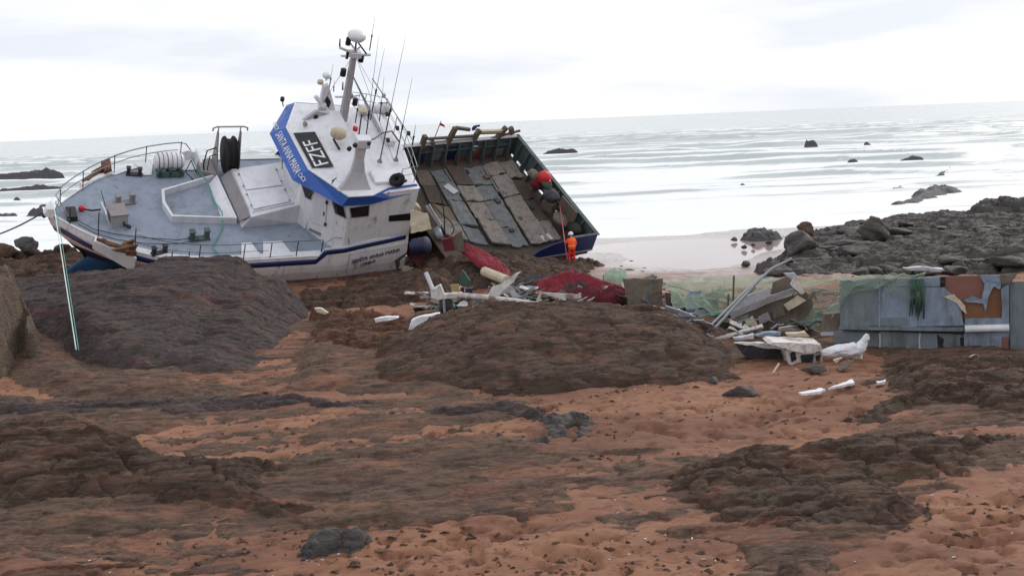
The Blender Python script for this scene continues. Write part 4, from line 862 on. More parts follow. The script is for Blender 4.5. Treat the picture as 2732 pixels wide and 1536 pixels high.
# mast
def mast_pt(px, py, y=-2.5): return bat(px, py, 1, y)
m0, m1 = np.array(mast_pt(918, 302)), np.array(mast_pt(946, 136)); m0 = m0 - (m1 - m0) * .12
mb = MB(); u_ = (m1 - m0) / np.linalg.norm(m1 - m0); s_ = np.array([1, 0, 0]); t_ = np.cross(u_, s_)
mb.loft([[m0 + s_ * a * .2 + t_ * b * .2 for a, b in ((-1, -1), (1, -1), (1, 1), (-1, 1))], [m1 + s_ * a * .14 + t_ * b * .14 for a, b in ((-1, -1), (1, -1), (1, 1), (-1, 1))]]); mast = mb.build('mast', 'grey_light', bow, bevel=.03)
def z3(x, y): return (720 + x / 3.449, 40 + y / 3.449)
def mp(x, y, yy=-2.5): return bat(*z3(x, y), 1, yy)
mb = MB(); mb.tube([mp(640, 300), mp(700, 325), mp(770, 345)], .075, 7); mb.tube([mp(780, 350), mp(850, 370), mp(925, 368)], .075, 7); mb.tube([mp(655, 378), mp(720, 380), mp(770, 375)], .06, 6); mb.tube([mp(740, 260), mp(790, 330), mp(800, 330)], .05, 6); mb.tube([mp(845, 285), mp(800, 320)], .05, 6)
mb.box(mp(785, 360), (.6, .5, .28)); mb.build('mast_head_arm', 'white', mast, smooth=False)
mb = MB(); mb.lathe(mp(795, 228), [(.1, 0), (.4, .03), (.5, .18), (.48, .34), (.3, .45), (.05, .49)], (0, 0, 1), 22); mb.build('satellite_dome', 'white', mast, smooth=True)
mb = MB(); mb.tube([mp(795, 240), mp(785, 345)], .05, 7); mb.tube([mp(805, 245), mp(895, 370)], .045, 7); mb.build('dome_support', 'dark_metal', mast)
for x, y, r in ((722, 245, .14), (840, 400, .15), (675, 530, .16), (712, 372, .08), (785, 800, .15)):
    c = mp(x, y); MB().lathe(c, [(.02, -.22), (r, -.2), (r * 1.05, -.02), (r * .8, 0), (r, .03), (r, .2), (.02, .22)], (0, 0, 1), 12).build('navigation_light', 'black', mast)
for x, y in ((645, 220), (672, 620)): MB().tube([mp(x, y), mp(x - 2, y + 70)], [.03, .05], 6).build('light_stub', 'dark_metal', mast)
mb = MB(); mb.tube([mp(600, 755), mp(690, 755), mp(740, 790)], .06, 7); mb.tube([mp(700, 540), mp(680, 545)], .05, 6); mb.tube([mp(740, 755), mp(830, 740)], .05, 6); mb.build('yard_arm', 'white', mast)
MB().lathe(mp(740, 745), [(.02, -.14), (.16, -.1), (.16, .1), (.02, .14)], (1, .4, 0), 12).build('search_light', 'galv', mast, smooth=False)
mb = MB(); mb.tube([mp(757, 550), mp(920, 870, -1.2), bat(1018, 355, 1, .6)], .045, 6); mb.tube([mp(757, 550), mp(890, 840, -2.5), bat(1010, 352, 2, 3.85)], .03, 6); mb.build('mast_stay', 'galv', mast)
# radar tower
mb = MB(); mb.prism([mp(430, 860, -3.9), mp(600, 880, -3.9), mp(530, 620, -3.9), mp(480, 640, -3.9)], (0, .3, 0)); rt = mb.build('radar_tower', 'white', bow, bevel=.04)
MB().prism([tuple(np.array(mp(*q, -3.9)) + [0, .31, 0]) for q in ((480, 785), (530, 830), (548, 775), (515, 720))], (0, .01, 0)).build('tower_opening', 'black', rt)
mb = MB(); mb.tube([mp(420, 750, -3.4), mp(480, 830, -3.4), mp(530, 885, -3.4)], .12, 10); mb.box(mp(480, 830, -3.5), (.35, .5, .3)); mb.build('radar_scanner', 'white', rt, smooth=True)
mb = MB(); mb.lathe(mp(520, 590, -3.8), [(.04, -.1), (.06, .1), (.22, .12), (.26, .24), (.2, .34), (.02, .36)], (0, 0, 1), 14); mb.build('gps_dome', 'white', rt, smooth=True)
MB().lathe(mp(465, 620, -3.8), [(.02, -.1), (.17, -.08), (.17, .1), (.02, .14)], (0, 0, 1), 12).build('bell_lamp', 'cream', rt)
mb = MB(); mb.prism([mp(270, 975, -3.0), mp(420, 870, -3.0), mp(600, 900, -3.0), mp(430, 900, -3.0)], (0, .2, 0)); mb.build('tower_foot', 'grey_light', rt)
# aerials
def aerial(px0, py0, px1, py1, y, pxs=None, r=.032):
    a = np.array(bat(px0, py0, 1, y)); b = np.array(bat(px1, py1, 1, y)); k = .38
    c = a + (b - a) * k; o = MB().tube([a, c], r, 6).build('whip_aerial', 'dark_metal', bow); MB().tube([c, a + (b - a) * (k + .06)], r * 1.5, 6).build('aerial_joint', 'black', o); MB().tube([a + (b - a) * (k + .05), b], [r * .6, r * .25], 5).build('whip', 'galv', o)
    if pxs: MB().lathe(a, [(.16, 0), (.12, .1), (.05, .2)], (0, 0, 1), 10).build('aerial_foot', 'grey_paint_and_shade', o)
    return o
aerial(1013, 432, 1082, 97, 1.55, True); aerial(1056, 428, 1100, 208, 1.5, True); aerial(967, 440, 1010, 100, 1.9); aerial(948, 328, 962, 240, -1.9); aerial(1012, 325, 1025, 205, -1.7)
aerial(988, 320, 1026, 130, -1.6); aerial(986, 135, 1001, 40, -2.5, r=.03); aerial(878, 238, 889, 172, -3.8, r=.03); aerial(1100, 388, 1109, 333, 2.2, r=.04); aerial(890, 245, 892, 215, -3.7, r=.03)
# roof fittings
mb = MB(); mb.lathe(bat(902, 362, 2, 4.75), [(.05, -.2), (.3, -.1), (.44, .05), (.42, .28), (.25, .42), (.03, .46)], (0, 0, 1), 18); mb.build('sat_tv_dome', 'cream', bow, smooth=True)
mb = MB(); mb.tube([bat(890, 372, 2, 4.35), bat(905, 398, 2, 4.35)], .07, 6); mb.build('dome_bracket', 'black', bow)
mb = MB(); mb.lathe(bat(843, 312, 2, 4.1), [(.02, -.1), (.12, -.08), (.14, .1), (.02, .14)], (1, 0, .2), 12); mb.tube([bat(846, 320, 2, 3.9), bat(850, 300, 2, 4.2)], .05, 6); mb.build('horn', 'black', bow)
MB().lathe(bat(815, 331, 2, 4.05), [(.02, -.08), (.13, -.06), (.15, .08), (.02, .1)], (1, .2, .3), 12).build('horn', 'grey_paint_and_shade', bow)
mb = MB(); mb.tube([bat(957, 362, 2, 3.9), bat(965, 305, 1, -.5)], .04, 6); mb.build('post_light_pole', 'black', bow)
MB().lathe(bat(967, 296, 1, -.5), [(.02, -.14), (.2, -.1), (.24, .06), (.1, .14), (.02, .15)], (0, 0, 1), 14).build('post_light', 'cream', bow)
MB().lathe(bat(948, 344, 2, 4.3), [(.02, -.12), (.14, -.1), (.14, .1), (.02, .12)], (0, 0, 1), 12).build('port_signal_lamp', 'red_plastic', bow)
mb = MB(); mb.tube([bat(978, 378, 2, 4.4), bat(1000, 370, 2, 4.6), bat(1020, 355, 2, 4.8), bat(1045, 350, 2, 4.8), bat(1065, 378, 2, 4.1)], .05, 6); mb.build('cable_loop', 'grey_paint_and_shade', bow, smooth=True)
mb = MB(); mb.tube([bat(993, 210, 1, -1.5), bat(1022, 252, 1, -1.5), bat(1046, 290, 1, -1.0), bat(1102, 376, 1, .5)], .03, 5); mb.tube([bat(1010, 275, 1, -2.2), bat(1036, 275, 1, -2.2)], .04, 6); mb.build('aft_stay', 'galv', bow)
for px, py, yy in ((1024, 255, -1.5), (1033, 305, -1.6), (1060, 342, -.4), (1035, 374, .6), (1090, 356, .4)):
    MB().lathe(bat(px, py, 1, yy), [(.02, -.13), (.1, -.1), (.12, .08), (.02, .13)], (.3, 0, 1), 10).build('deck_light', 'dark_metal' if px != 1024 else 'grey_light', bow)
mb = MB(); mb.lathe(bat(1000, 290, 2, 4.15), [(.02, -1.0), (.3, -.98), (.3, .95), (.02, .98)], (1, .1, 0), 14); mb.build('life_raft_canister', 'white', bow, smooth=False)
mb = MB(); c = bat(1062, 484, 2, 4.05)
for i in range(2): mb.lathe((c[0] + .12 * i, c[1], c[2] + .1), [(.16, -.12), (.34, -.12), (.4, 0), (.34, .12), (.16, .12), (.16, -.12)], (.6, .3, .5 + i * .5), 16)
mb.tube([c, (c[0] - .2, c[1] + .3, c[2] + .2), (c[0] - .4, c[1] + .1, c[2] + .1)], .08, 7); mb.build('tyre_fender', 'rubber', bow, smooth=True)
MB().box((-9.6, 2.8, 3.92), (1.5, 1.1, .18)).build('roof_locker', 'white', roof, bevel=.03)
MB().box((-10.9, -1.6, 4.0), (.5, 2.8, .35)).build('aft_bench', 'white', roof, bevel=.05)
mb = MB(); mb.tube([(-6.2, -5.3, 3.2), (-6.1, -5.35, 3.6)], .035, 6); mb.lathe((-6.1, -5.35, 3.65), [(.02, -.12), (.12, -.1), (.12, .12), (.02, .16)], (0, 0, 1), 10); mb.build('side_light', 'dark_metal', bow)
mb = MB(); mb.tube([(-5.3, -1.9, 3.2), (-5.4, -1.6, 1.5)], .025, 5); mb.build('drain_pipe', 'dark_metal', wh)
mb = MB(); mb.tube([(-6.5, 3.2, 3.9), (-6.55, 3.3, 4.2)], .03, 5); mb.tube([(-6.4, 3.4, 4.2), (-6.7, 3.2, 4.25)], .03, 5); mb.build('cleat', 'dark_metal', roof)
# rails round the aft roof
mb = MB(); rp = [(-9.3, -4.3), (-10.5, -4.0), (-11.6, -3.5), (-11.55, -1.6), (-11.5, .2), (-11.3, 1.9), (-11.1, 3.2), (-10.2, 3.4)]
for hh in (.55, 1.0): mb.tube([(x, y, 3.84 + hh) for x, y in rp], .02, 5)
for x, y in rp: mb.tube([(x, y, 3.8), (x, y, 4.86)], .024, 5)
mb.build('roof_rail', 'galv', roof)
mb = MB(); mb.tube([mp(785, 365), bat(1050, 428, 2, 3.9)], .012, 4); mb.tube([mp(770, 365), bat(845, 300, 2, 3.95)], .012, 4); mb.tube([mp(780, 365), bat(1082, 385, 2, 3.9)], .012, 4); mb.tube([mp(700, 760), bat(985, 330, 2, 3.9)], .012, 4); mb.build('rigging_wire', 'dark_metal', mast)
for x in (-1.0, -4.2): MB().tube([hull_pt(x, z, 1, .012) for z in (-.45, -.9, -1.4, -1.95)], .012, 5).build('plate_seam', 'grey_paint_and_shade', hull)
# torn aft end of the front half
mb = MB()
for k, (y, z0, z1, dx) in enumerate(((3.55, .5, 2.6, -.55), (2.6, -.6, 2.9, -.35), (1.4, -1, 3.0, -.3), (0, -1.2, 3.1, -.2), (-1.6, -1, 3.1, -.3), (-3, -.8, 3, -.2))):
    mb.prism([(-11.28, y, z0), (-11.28, y, z1), (-11.28 + dx, y - .2, z1 - .5), (-11.28 + dx * 1.5, y - .1, z0 + .6)], (0, -.5, 0))
mb.build('torn_plating', 'cream', bow)
mb = MB(); mb.prism([(-11.25, 3.7, .8), (-11.25, 3.7, 2.2), (-11.95, 3.5, 1.9), (-12.0, 3.55, 1.2), (-11.8, 3.6, .75)], (0, -.08, 0)); mb.build('torn_panel', 'pale_tan', bow)
MB().box((-11.27, YC, 1.2), (.06, 7.4, 4.8)).build('torn_bulkhead', 'brown_sheet', bow)
mb = MB(); mb.prism([hull_pt(-10.6, -.9, 1, .02), hull_pt(-11.3, -.45, 1, .02), hull_pt(-11.3, -1.9, 1, .02), hull_pt(-10.9, -1.6, 1, .02)], (0, .02, 0)); mb.build('hull_tear', 'brown_sheet', hull)

# ------------------------------------------------------------------ trawler, rear half
S = Frame(35, 38.5, -2, aty(1592, 625, 69.5))
stern = empty('trawler_stern_section', 'torn-off rear half of the trawler, its open work deck tilted towards the beach', 'boat', mw=S.mat())
DK = -1.4
def sat(px, py, ax, v): return tuple(S.at(px, py, ax, v))
def zq(x, y): return (1060 + x / 6.779, 320 + y / 6.779)
def z6(x, y): return (1060 + x / 3.532, 310 + y / 3.532)
LEN = 8.9
mb = MB(); mb.box((LEN / 2, -4.5, DK - .06), (LEN, 8.9, .1)); sdeck = mb.build('work_deck', 'deck_mud', stern)
# outer shell
prt = [(-.02, 0), (1.7, 0), (2.9, -.2), (3.8, -.52), (4.3, -1.0), (6.1, -1.3), (6.3, -1.6), (6.3, -3.2), (3.0, -3.3), (1.6, -2.7), (.7, -2.1), (-.15, -1.25)]
mb = MB(); mb.prism([(x, 0.0, z) for x, z in prt if z > -1.1 or x > 6] + [], (0, .05, 0)) if False else None
mb = MB(); mb.prism([(-.03, 0, 0), (1.7, 0, 0), (2.9, 0, -.2), (3.8, 0, -.52), (4.3, 0, -1.0), (6.1, 0, -1.1), (-.14, 0, -1.1)], (0, .06, 0)); mb.build('side_plating', 'navy', stern)
mb = MB(); mb.prism([(-.14, .01, -1.1), (6.2, .01, -1.1), (6.2, .01, -1.17), (-.15, .01, -1.17)], (0, .07, 0)); mb.build('water_line', 'grey_light', stern)
mb = MB(); mb.loft([[(-.15, .02, -1.17), (.6, -.5, -2.1), (1.5, -2.0, -2.9), (2, -4.5, -3.1), (1.5, -7, -2.9), (.6, -8.5, -2.1), (-.15, -9.05, -1.17)], [(6.3, .02, -1.17), (6.3, -.15, -2.3), (6.3, -1.6, -3.4), (6.3, -4.5, -3.9), (6.3, -7.4, -3.4), (6.3, -8.85, -2.3), (6.3, -9.05, -1.17)], [(LEN, -.2, -1.5), (LEN, -.4, -2.6), (LEN, -1.8, -3.6), (LEN, -4.5, -4.1), (LEN, -7.2, -3.6), (LEN, -8.7, -2.6), (LEN, -9.0, -1.5)]], closed=False, cap=False); mb.build('bottom_plating', 'antifouling_red', stern, smooth=True, solid=.05)
MB().box((-.04, -4.5, -.62), (.07, 9.05, 1.3)).build('transom', 'bulwark_grey', stern)
MB().box((LEN / 2, -9.03, -.7), (LEN, .07, 1.42)).build('bulwark', 'bulwark_grey', stern)
MB().box((LEN / 2 - .1, -9.0, .03), (LEN + .2, .26, .07)).build('cap_rail', 'grey_light', stern, bevel=.02)
MB().box((-.03, -4.5, .03), (.26, 9.2, .07)).build('cap_rail', 'bulwark_grey', stern, bevel=.02)
MB().box((.9, -.02, .025), (1.8, .16, .06)).build('cap_rail', 'bulwark_grey', stern, bevel=.02)
for i in range(10):
    x = .55 + i * .9; mb = MB(); mb.prism([(x, -8.99, -.02), (x, -8.99, DK), (x, -8.45, DK), (x, -8.8, -.1)], (.06, 0, 0)); mb.build('bulwark_frame', 'bulwark_grey', stern)
for i in range(10):
    y = -8.3 + i * .88; mb = MB(); mb.prism([(0, y, -.02), (0, y, DK), (.5, y, DK), (.16, y, -.1)], (0, .06, 0)); mb.build('bulwark_frame', 'bulwark_grey', stern)
MB().box((3.6, -8.88, -.5), (6.5, .05, .1)).build('bulwark_stringer', 'bulwark_grey', stern)
for k, (x0, x1, z0, z1, m) in enumerate(((2.2, 3.0, -1.3, -.55, 'rusty'), (3.9, 4.7, -1.25, -.3, 'navy_dark'), (5.2, 6.0, -1.2, -.35, 'plank_blue'), (6.3, 7.1, -1.3, -.5, 'navy_dark'), (.7, 1.3, -1.3, -.8, 'plank'), (7.3, 8.0, -1.2, -.4, 'bulwark_grey'))):
    MB().box(((x0 + x1) / 2, -8.93, (z0 + z1) / 2), (x1 - x0, .04, z1 - z0)).build('lining_panel', m, stern)
# deck boards and hatch planks, each on its own
E_ = [((.30, -8.25), (1.20, -1.25)), ((1.4, -8.3), (2.05, -1.1)), ((2.66, -8.1), (3.5, -1.1)), ((4.09, -8.1), (4.7, -1.2)), ((5.3, -8.2), (5.9, -1.6)), ((6.3, -8.2), (7.0, -2.1)), ((7.3, -8.3), (8.2, -2.8))]
rr = random.Random(5)
for i in range(len(E_) - 1):
    (a0, a1), (b0, b1) = E_[i], E_[i + 1]; cuts = [0, rr.uniform(.16, .28), rr.uniform(.4, .52), rr.uniform(.66, .8), 1.0]
    for j in range(4):
        t0, t1 = cuts[j] + .006, cuts[j + 1] - .006
        L = lambda e0, e1, t: np.array([e0[0] + (e1[0] - e0[0]) * t, e0[1] + (e1[1] - e0[1]) * t])
        g = .06; p = [L(a0, a1, t0), L(b0, b1, t0), L(b0, b1, t1), L(a0, a1, t1)]; p[0][0] += g; p[3][0] += g; p[1][0] -= g; p[2][0] -= g
        z = DK + rr.uniform(-.02, .06) + (.16 if i in (1, 3) else .02); th = rr.uniform(.08, .14); n4 = [rr.uniform(-.04, .05) for _ in range(4)]
        # worn, jagged ends
        pts = [p[0]] + [p[0] + (p[1] - p[0]) * s + np.array([0, rr.uniform(-.1, .1)]) for s in (.3, .6)] + [p[1], p[2]] + [p[2] + (p[3] - p[2]) * s + np.array([0, rr.uniform(-.12, .12)]) for s in (.4, .7)] + [p[3]]
        zs = [z + n4[0]] * 1 + [z + n4[0] * .6] * 2 + [z + n4[1], z + n4[2]] + [z + n4[3] * .6] * 2 + [z + n4[3]]
        MB().prism([(q[0], q[1], zz) for q, zz in zip(pts, zs)], (0, 0, th)).build('deck_plank', rr.choice(['plank', 'plank', 'plank', 'wood', 'deck_mud']) if i not in (2, 4) else 'plank_blue', stern); ragged(bpy.context.scene.collection.objects[-1], .05, .5, 1.8, i * 7 + j)
for i, (a, b) in enumerate(E_[1:6]):
    mb = MB(); n = 7; pts = [(a[0] + (b[0] - a[0]) * t, a[1] + (b[1] - a[1]) * t, DK + .2) for t in (.02, .35) ] if i % 2 else [(a[0] + (b[0] - a[0]) * t, a[1] + (b[1] - a[1]) * t, DK + .2) for t in (.1, .8)]
    mb.tube(pts, .05, 5); mb.build('plank_batten', 'grey_paint_and_shade' if i % 2 else 'dark_metal', stern)
for x, y, w, l, m, rz in ((5.9, -6.3, .5, .8, 'grey_light', .4), (3.5, -4.9, .3, .4, 'dark_metal', .1), (2.6, -6.0, .25, .6, 'green_metal', .2), (4.2, -7.6, .5, .3, 'black', 0), (2.9, -3.2, .25, .25, 'rusty', .5), (5.0, -5.2, .25, .5, 'dark_metal', .3), (2.2, -1.4, .7, .5, 'grey_light', .2), (1.6, -4.0, .2, .3, 'dark_metal', .2), (4.0, -2.4, .3, .25, 'dark_metal', .2), (3.0, -7.0, .4, .3, 'rusty', .1)):
    MB().box((x, y, DK + .24), (w, l, .1), (0, 0, rz)).build('deck_fitting', m, stern, bevel=.02)
# broken posts and boards on the upper rail
PY = -9.0
def tp(x, y, yy=PY): return np.array(sat(*zq(x, y), 1, yy))
def post(a, b, w=.13, mat='wood', nm='rail_post'):
    a, b = tp(*a), tp(*b); d = (b - a) / np.linalg.norm(b - a); q = np.cross(d, [0, 1, 0]); q /= np.linalg.norm(q); r = np.array([0, 1, 0])
    mb = MB(); mb.loft([[c + q * s * w + r * t * w for s, t in ((-1, -1), (1, -1), (1, 1), (-1, 1))] for c in (a, b)]); return mb.build(nm, mat, stern, bevel=.015)
for a, b in (((430, 520), (505, 285)), ((625, 470), (630, 385)), ((890, 450), (1055, 140)), ((1350, 410), (1485, 180)), ((1790, 340), (1975, 130)), ((2065, 250), (2060, 140))): post(a, b)
for a, b, w, m in (((530, 345), (1380, 290), .07, 'wood'), ((1060, 145), (1310, 175), .09, 'wood'), ((1420, 215), (1900, 200), .09, 'cream'), ((480, 415), (1360, 335), .05, 'grey_light'), ((1450, 400), (2220, 195), .06, 'wood'), ((1400, 250), (1880, 235), .05, 'wood'), ((1680, 440), (2230, 420), .04, 'bulwark_grey')): post(a, b, w, m, 'rail_board')
mb = MB(); c = tp(1405, 485); mb.lathe(c, [(.02, -.05), (.2, -.04), (.22, .02), (.02, .05)], (0, 1, .4), 14); mb.build('float_ring', 'white', stern)
# shoring, hoses and pipes hanging at the torn front edge
def zr(x, y): return (1060 + x / 6.582, 500 + y / 6.582)
def fp(x, y, xx=8.6): return sat(*zr(x, y), 0, xx)
mb = MB(); mb.tube([fp(510, 330), fp(760, 700)], .09, 6); mb.build('loose_beam', 'grey_paint_and_shade', stern); mb = MB(); mb.tube([fp(560, 300), fp(780, 660)], .05, 6); mb.build('loose_beam', 'grey_light', stern)
mb = MB(); mb.tube([fp(680, 720), fp(760, 900)], .22, 10); mb.build('loose_pipe', 'galv', stern, smooth=True)
mb = MB(); mb.tube([fp(740, 40), fp(800, 300), fp(830, 560), fp(830, 860)], .035, 6); mb.tube([fp(600, 270), fp(760, 450), fp(940, 600), fp(1000, 740), fp(960, 820)], .035, 6); mb.tube([fp(480, 400), fp(530, 640), fp(560, 800), fp(600, 930)], .03, 6); mb.build('dangling_hose', 'rubber', stern, smooth=True)

# ------------------------------------------------------------------ things lying in the rear half
def ground_at(x, y): return float(sand_z(x, y))
def sthing(name, mbs, label, cat, group=None):
    o = None
    for k, (mb, m, nm, sm) in enumerate(mbs):
        if len(mbs) == 1: o = mb.build(name, m, None, smooth=sm); o.matrix_world = S.mat()
        else:
            if o is None: o = empty(name, label, cat, mw=S.mat(), group=group)
            mb.build(nm, m, o, smooth=sm)
    return tag(o, label, cat, group)
def blob(c, r, sc, seed, amp=.3, n=12):
    mb = MB(); mb.ball(c, r, n, sc); P = np.array(mb.v); c = np.array(c); d = P - c
    k = fbm(d[:, 0] * 3 / r + seed, d[:, 1] * 3 / r + d[:, 2] * 2.3 / r, 3, seed) - .5
    mb.v = [tuple(q) for q in c + d * (1 + amp * 2 * k)[:, None]]; return mb
bc = np.array(sat(1452, 474, 0, .75)); mb = MB(); mb.ball(bc, .42, 10); m2 = MB(); m2.lathe(bc + [0, .5, .1], [(.05, -.1), (.12, 0), (.05, .12)], (0, 1, .2), 8)
sthing('buoy', [(mb, 'red_plastic', 'float_body', True), (m2, 'red_plastic', 'eye', True)], 'bright red round buoy wedged against the stern bulwark', 'buoy')
for px, py, r, m, lab in ((1460, 493, .3, 'green_net', 'green net bundle under the red buoy'), (1424, 466, .34, 'brown_sheet', 'dull brown net heap left of the red buoy'), (1470, 520, .45, 'rope_dark', 'dark rope bundle below the green net bundle'), (1432, 490, .4, 'red_net_dark', 'dark red net scrap left of the red buoy')):
    c = sat(px, py, 0, .8); sthing('net_bundle', [(blob(c, r, (1, 1.2, .7), int(px)), m, '', True)], lab, 'net')
c = np.array(sat(1466, 548, 0, .8)); sthing('crate', [(MB().box(c, (.5, .75, .55), (.2, .1, .3)), 'wood', '', False)], 'brown box jammed in the trough by the stern bulwark', 'box')
c = np.array(sat(1515, 560, 0, .55)); sthing('board', [(MB().box(c, (.12, 1.5, .9), (0, .1, .05)), 'wood', '', False)], 'brown board leaning inside the stern bulwark', 'board')
c = sat(1500, 585, 0, .7); sthing('net_bundle', [(blob(c, .5, (1, 1.2, .6), 77), 'brown_sheet', '', True)], 'grey-brown net heap low in the stern trough', 'net')
c = sat(1535, 612, 0, .6); sthing('net_bundle', [(blob(c, .45, (1, 1, .7), 78), 'black', '', True)], 'black tarpaulin heap in the lower stern corner', 'tarpaulin')
# pink rope from the buoy down to the worker
def rope(name, pts, r, mat, label, sag=0.0, n=24, cat='rope', group=None):
    P = [np.asarray(p, float) for p in pts]; out = []
    for a, b in zip(P[:-1], P[1:]):
        for k in range(n):
            t = k / n; q = a + (b - a) * t; q = q - np.array([0, 0, sag * 4 * t * (1 - t)]); out.append(q)
    out.append(P[-1]); return tag(MB().tube(out, r, 6).build(name, mat, None, smooth=True), label, cat, group)
# ------------------------------------------------------------------ worker
WY = 67.3
foot = aty(1527, 706, WY); wk_s = 1.74
def W_(x, y, z): return np.array([x, y, z])
import bmesh
def person(loc, rz, label):
    root = empty('person', label, 'person', loc); root.rotation_euler = (0, 0, rz)
    J = {}; ed = []
    def j(n, p, r, par=None):
        J[n] = (len(J), p, r);
        if par: ed.append((J[par][0], J[n][0]))
    j('pel', (0, 0, .95), (.155, .115)); j('waist', (0, .0, 1.1), (.15, .11), 'pel'); j('chest', (0, .02, 1.3), (.185, .125), 'waist'); j('neckb', (0, .03, 1.46), (.08, .08), 'chest'); j('neck', (0, .04, 1.52), (.06, .06), 'neckb'); j('head', (0, .06, 1.62), (.085, .1), 'neck'); j('crown', (0, .06, 1.72), (.07, .085), 'head')
    for s, n in ((-1, 'l'), (1, 'r')):
        j('sh' + n, (s * .2, .02, 1.42), (.075, .07), 'chest')
        if n == 'l': el, wr = (s * .27, .14, 1.18), (s * .18, .36, 1.22)
        else: el, wr = (s * .3, .02, 1.14), (s * .26, .14, .9)
        j('el' + n, el, (.055, .055), 'sh' + n); j('wr' + n, wr, (.034, .034), 'el' + n)
        d = np.array(wr) - np.array(el); d /= np.linalg.norm(d); q = np.cross(d, [0, 0, 1]); q /= max(1e-6, np.linalg.norm(q)); u = np.cross(q, d)
        w = np.array(wr); palm = w + d * .07; j('pm' + n, tuple(palm), (.036, .02), 'wr' + n)
        for k, (o, L) in enumerate(((-.03, .06), (-.01, .075), (.012, .08), (.034, .07))):
            a = palm + d * .03 + q * o; b = a + d * L * .5 - u * .015; c = b + d * L * .3 - u * .04
            j('f%d%s' % (k, n), tuple(a), (.009, .009), 'pm' + n); j('g%d%s' % (k, n), tuple(b), (.009, .009), 'f%d%s' % (k, n)); j('h%d%s' % (k, n), tuple(c), (.008, .008), 'g%d%s' % (k, n))
        a = w + d * .03 - q * .04; j('t0' + n, tuple(a), (.011, .011), 'wr' + n); j('t1' + n, tuple(a + d * .045 - q * .02 - u * .015), (.01, .01), 't0' + n)
        hx = s * .1; j('hip' + n, (hx, 0, .88), (.1, .1), 'pel'); ky = .05 if s < 0 else -.02
        j('kn' + n, (s * .13, ky + .03, .5), (.075, .075), 'hip' + n); j('an' + n, (s * .15, ky - .04, .1), (.055, .055), 'kn' + n); j('to' + n, (s * .17, ky + .12, .045), (.05, .045), 'an' + n)
    me = bpy.data.meshes.new('body'); me.from_pydata([v[1] for v in J.values()], ed, []); o = bpy.data.objects.new('body', me); COL.objects.link(o)
    md = o.modifiers.new('skin', 'SKIN'); md.use_smooth_shade = True
    for v, sv in zip(J.values(), me.skin_vertices[0].data): sv.radius = v[2]
    me.skin_vertices[0].data[0].use_root = True
    o.modifiers.new('sub', 'SUBSURF').levels = 1; o.modifiers['sub'].render_levels = 1
    m2 = bpy.data.meshes.new_from_object(o.evaluated_get(bpy.context.evaluated_depsgraph_get())); bpy.data.objects.remove(o)
    for m in ('hivis', 'hivis_red', 'skin', 'black'): m2.materials.append(M[m])
    for p in m2.polygons:
        c = p.center; z = c.z; hand = z < 1.0 and c.x > .22 and z > .7 or (c.y > .33 and z > 1.1)
        p.material_index = 2 if (z > 1.5 or hand) else (3 if z < .12 else (1 if z < .92 else 0)); p.use_smooth = True
    b = bpy.data.objects.new('body', m2); COL.objects.link(b); b.parent = root
    mb = MB(); mb.lathe((0, .06, 1.64), [(.155, 0), (.15, .02), (.135, .05), (.125, .1), (.09, .155), (.03, .18), (.001, .182)], (0, .12, 1), 18); mb.prism([(-.11, .18, 1.635), (.11, .18, 1.635), (.07, .27, 1.62), (-.07, .27, 1.62)], (0, 0, .015)); mb.build('helmet', 'white', root, smooth=True)
    mb = MB(); mb.loft([[(math.cos(a) * rx, math.sin(a) * ry + .01, z) for a in np.linspace(0, 2 * math.pi, 16, endpoint=False)] for z, rx, ry in ((.86, .2, .16), (1.0, .195, .155), (1.2, .215, .16), (1.36, .23, .15), (1.44, .15, .11))], cap=False); mb.build('jacket', 'hivis', root, smooth=True, solid=.015)
    mb = MB(); mb.loft([[(math.cos(a) * rx, math.sin(a) * ry + .01, z) for a in np.linspace(0, 2 * math.pi, 16, endpoint=False)] for z, rx, ry in ((1.02, .212, .172), (1.07, .215, .174))], cap=False); mb.build('reflective_band', 'cream', root, smooth=True, solid=.008)
    mb = MB()
    for s in (-.062, .062):
        mb.ball((s * .55, .152, 1.625), .012, 5)
    mb.build('eyes', 'black', root); mb = MB(); mb.prism([(-.014, .15, 1.575), (.014, .15, 1.575), (.006, .155, 1.615), (-.006, .155, 1.615)], (0, .022, 0)); mb.build('nose', 'skin', root)
    mb = MB(); mb.box((0, .145, 1.548), (.045, .012, .01)); mb.build('mouth', 'red_net_dark', root)
    return root
wk = person(tuple(foot), R(28), 'worker in orange jacket, red trousers and white helmet standing at the stern corner')
tag(wk, wk['label'], 'person')
hand = Matrix.Rotation(R(28), 3, 'Z') @ Vector((-.18, .42, 1.22)) + Vector(foot)
rope('rope', [S.w(np.array(bc) + [0, .35, .1]), S.w(sat(1494, 545, 2, -.3)), tuple(hand), np.array(hand) + [.1, -.3, -.9]], .028, 'rope_pink', 'pink rope hanging from the red buoy down to the worker', .05)

# ------------------------------------------------------------------ mooring ropes at the bow
bt = B.w((6.75, YC, .95))
rope('mooring_rope', [bt, gz(203, 932, .62)], .021, 'rope_white', 'white mooring rope running from the bow down to the foreground')
rope('mooring_rope', [bt + [.12, 0, -.1], gz(210, 934, .6)], .018, 'rope_teal', 'thin teal rope twisted beside the white mooring rope')
rope('mooring_rope', [B.w((6.9, YC, .4)), aty(-80, 645, 66)], .04, 'rope_dark', 'grey mooring rope leading left from the bow out of the picture', .25)
P = [B.w(q) for q in ((-.9, -3.9, .9), (-1.2, -3.0, .5), (-1.4, -1.9, .62), (-1.5, -.6, .25), (-1.6, .9, .6), (-1.5, 1.7, .2), (-.6, 3.3, .2), (-.9, 4.25, .2), (-1.2, 4.5, -.4))]
rope('deck_rope', P, .035, 'rope_teal', 'pale teal rope draped across the foredeck hatch', n=6)

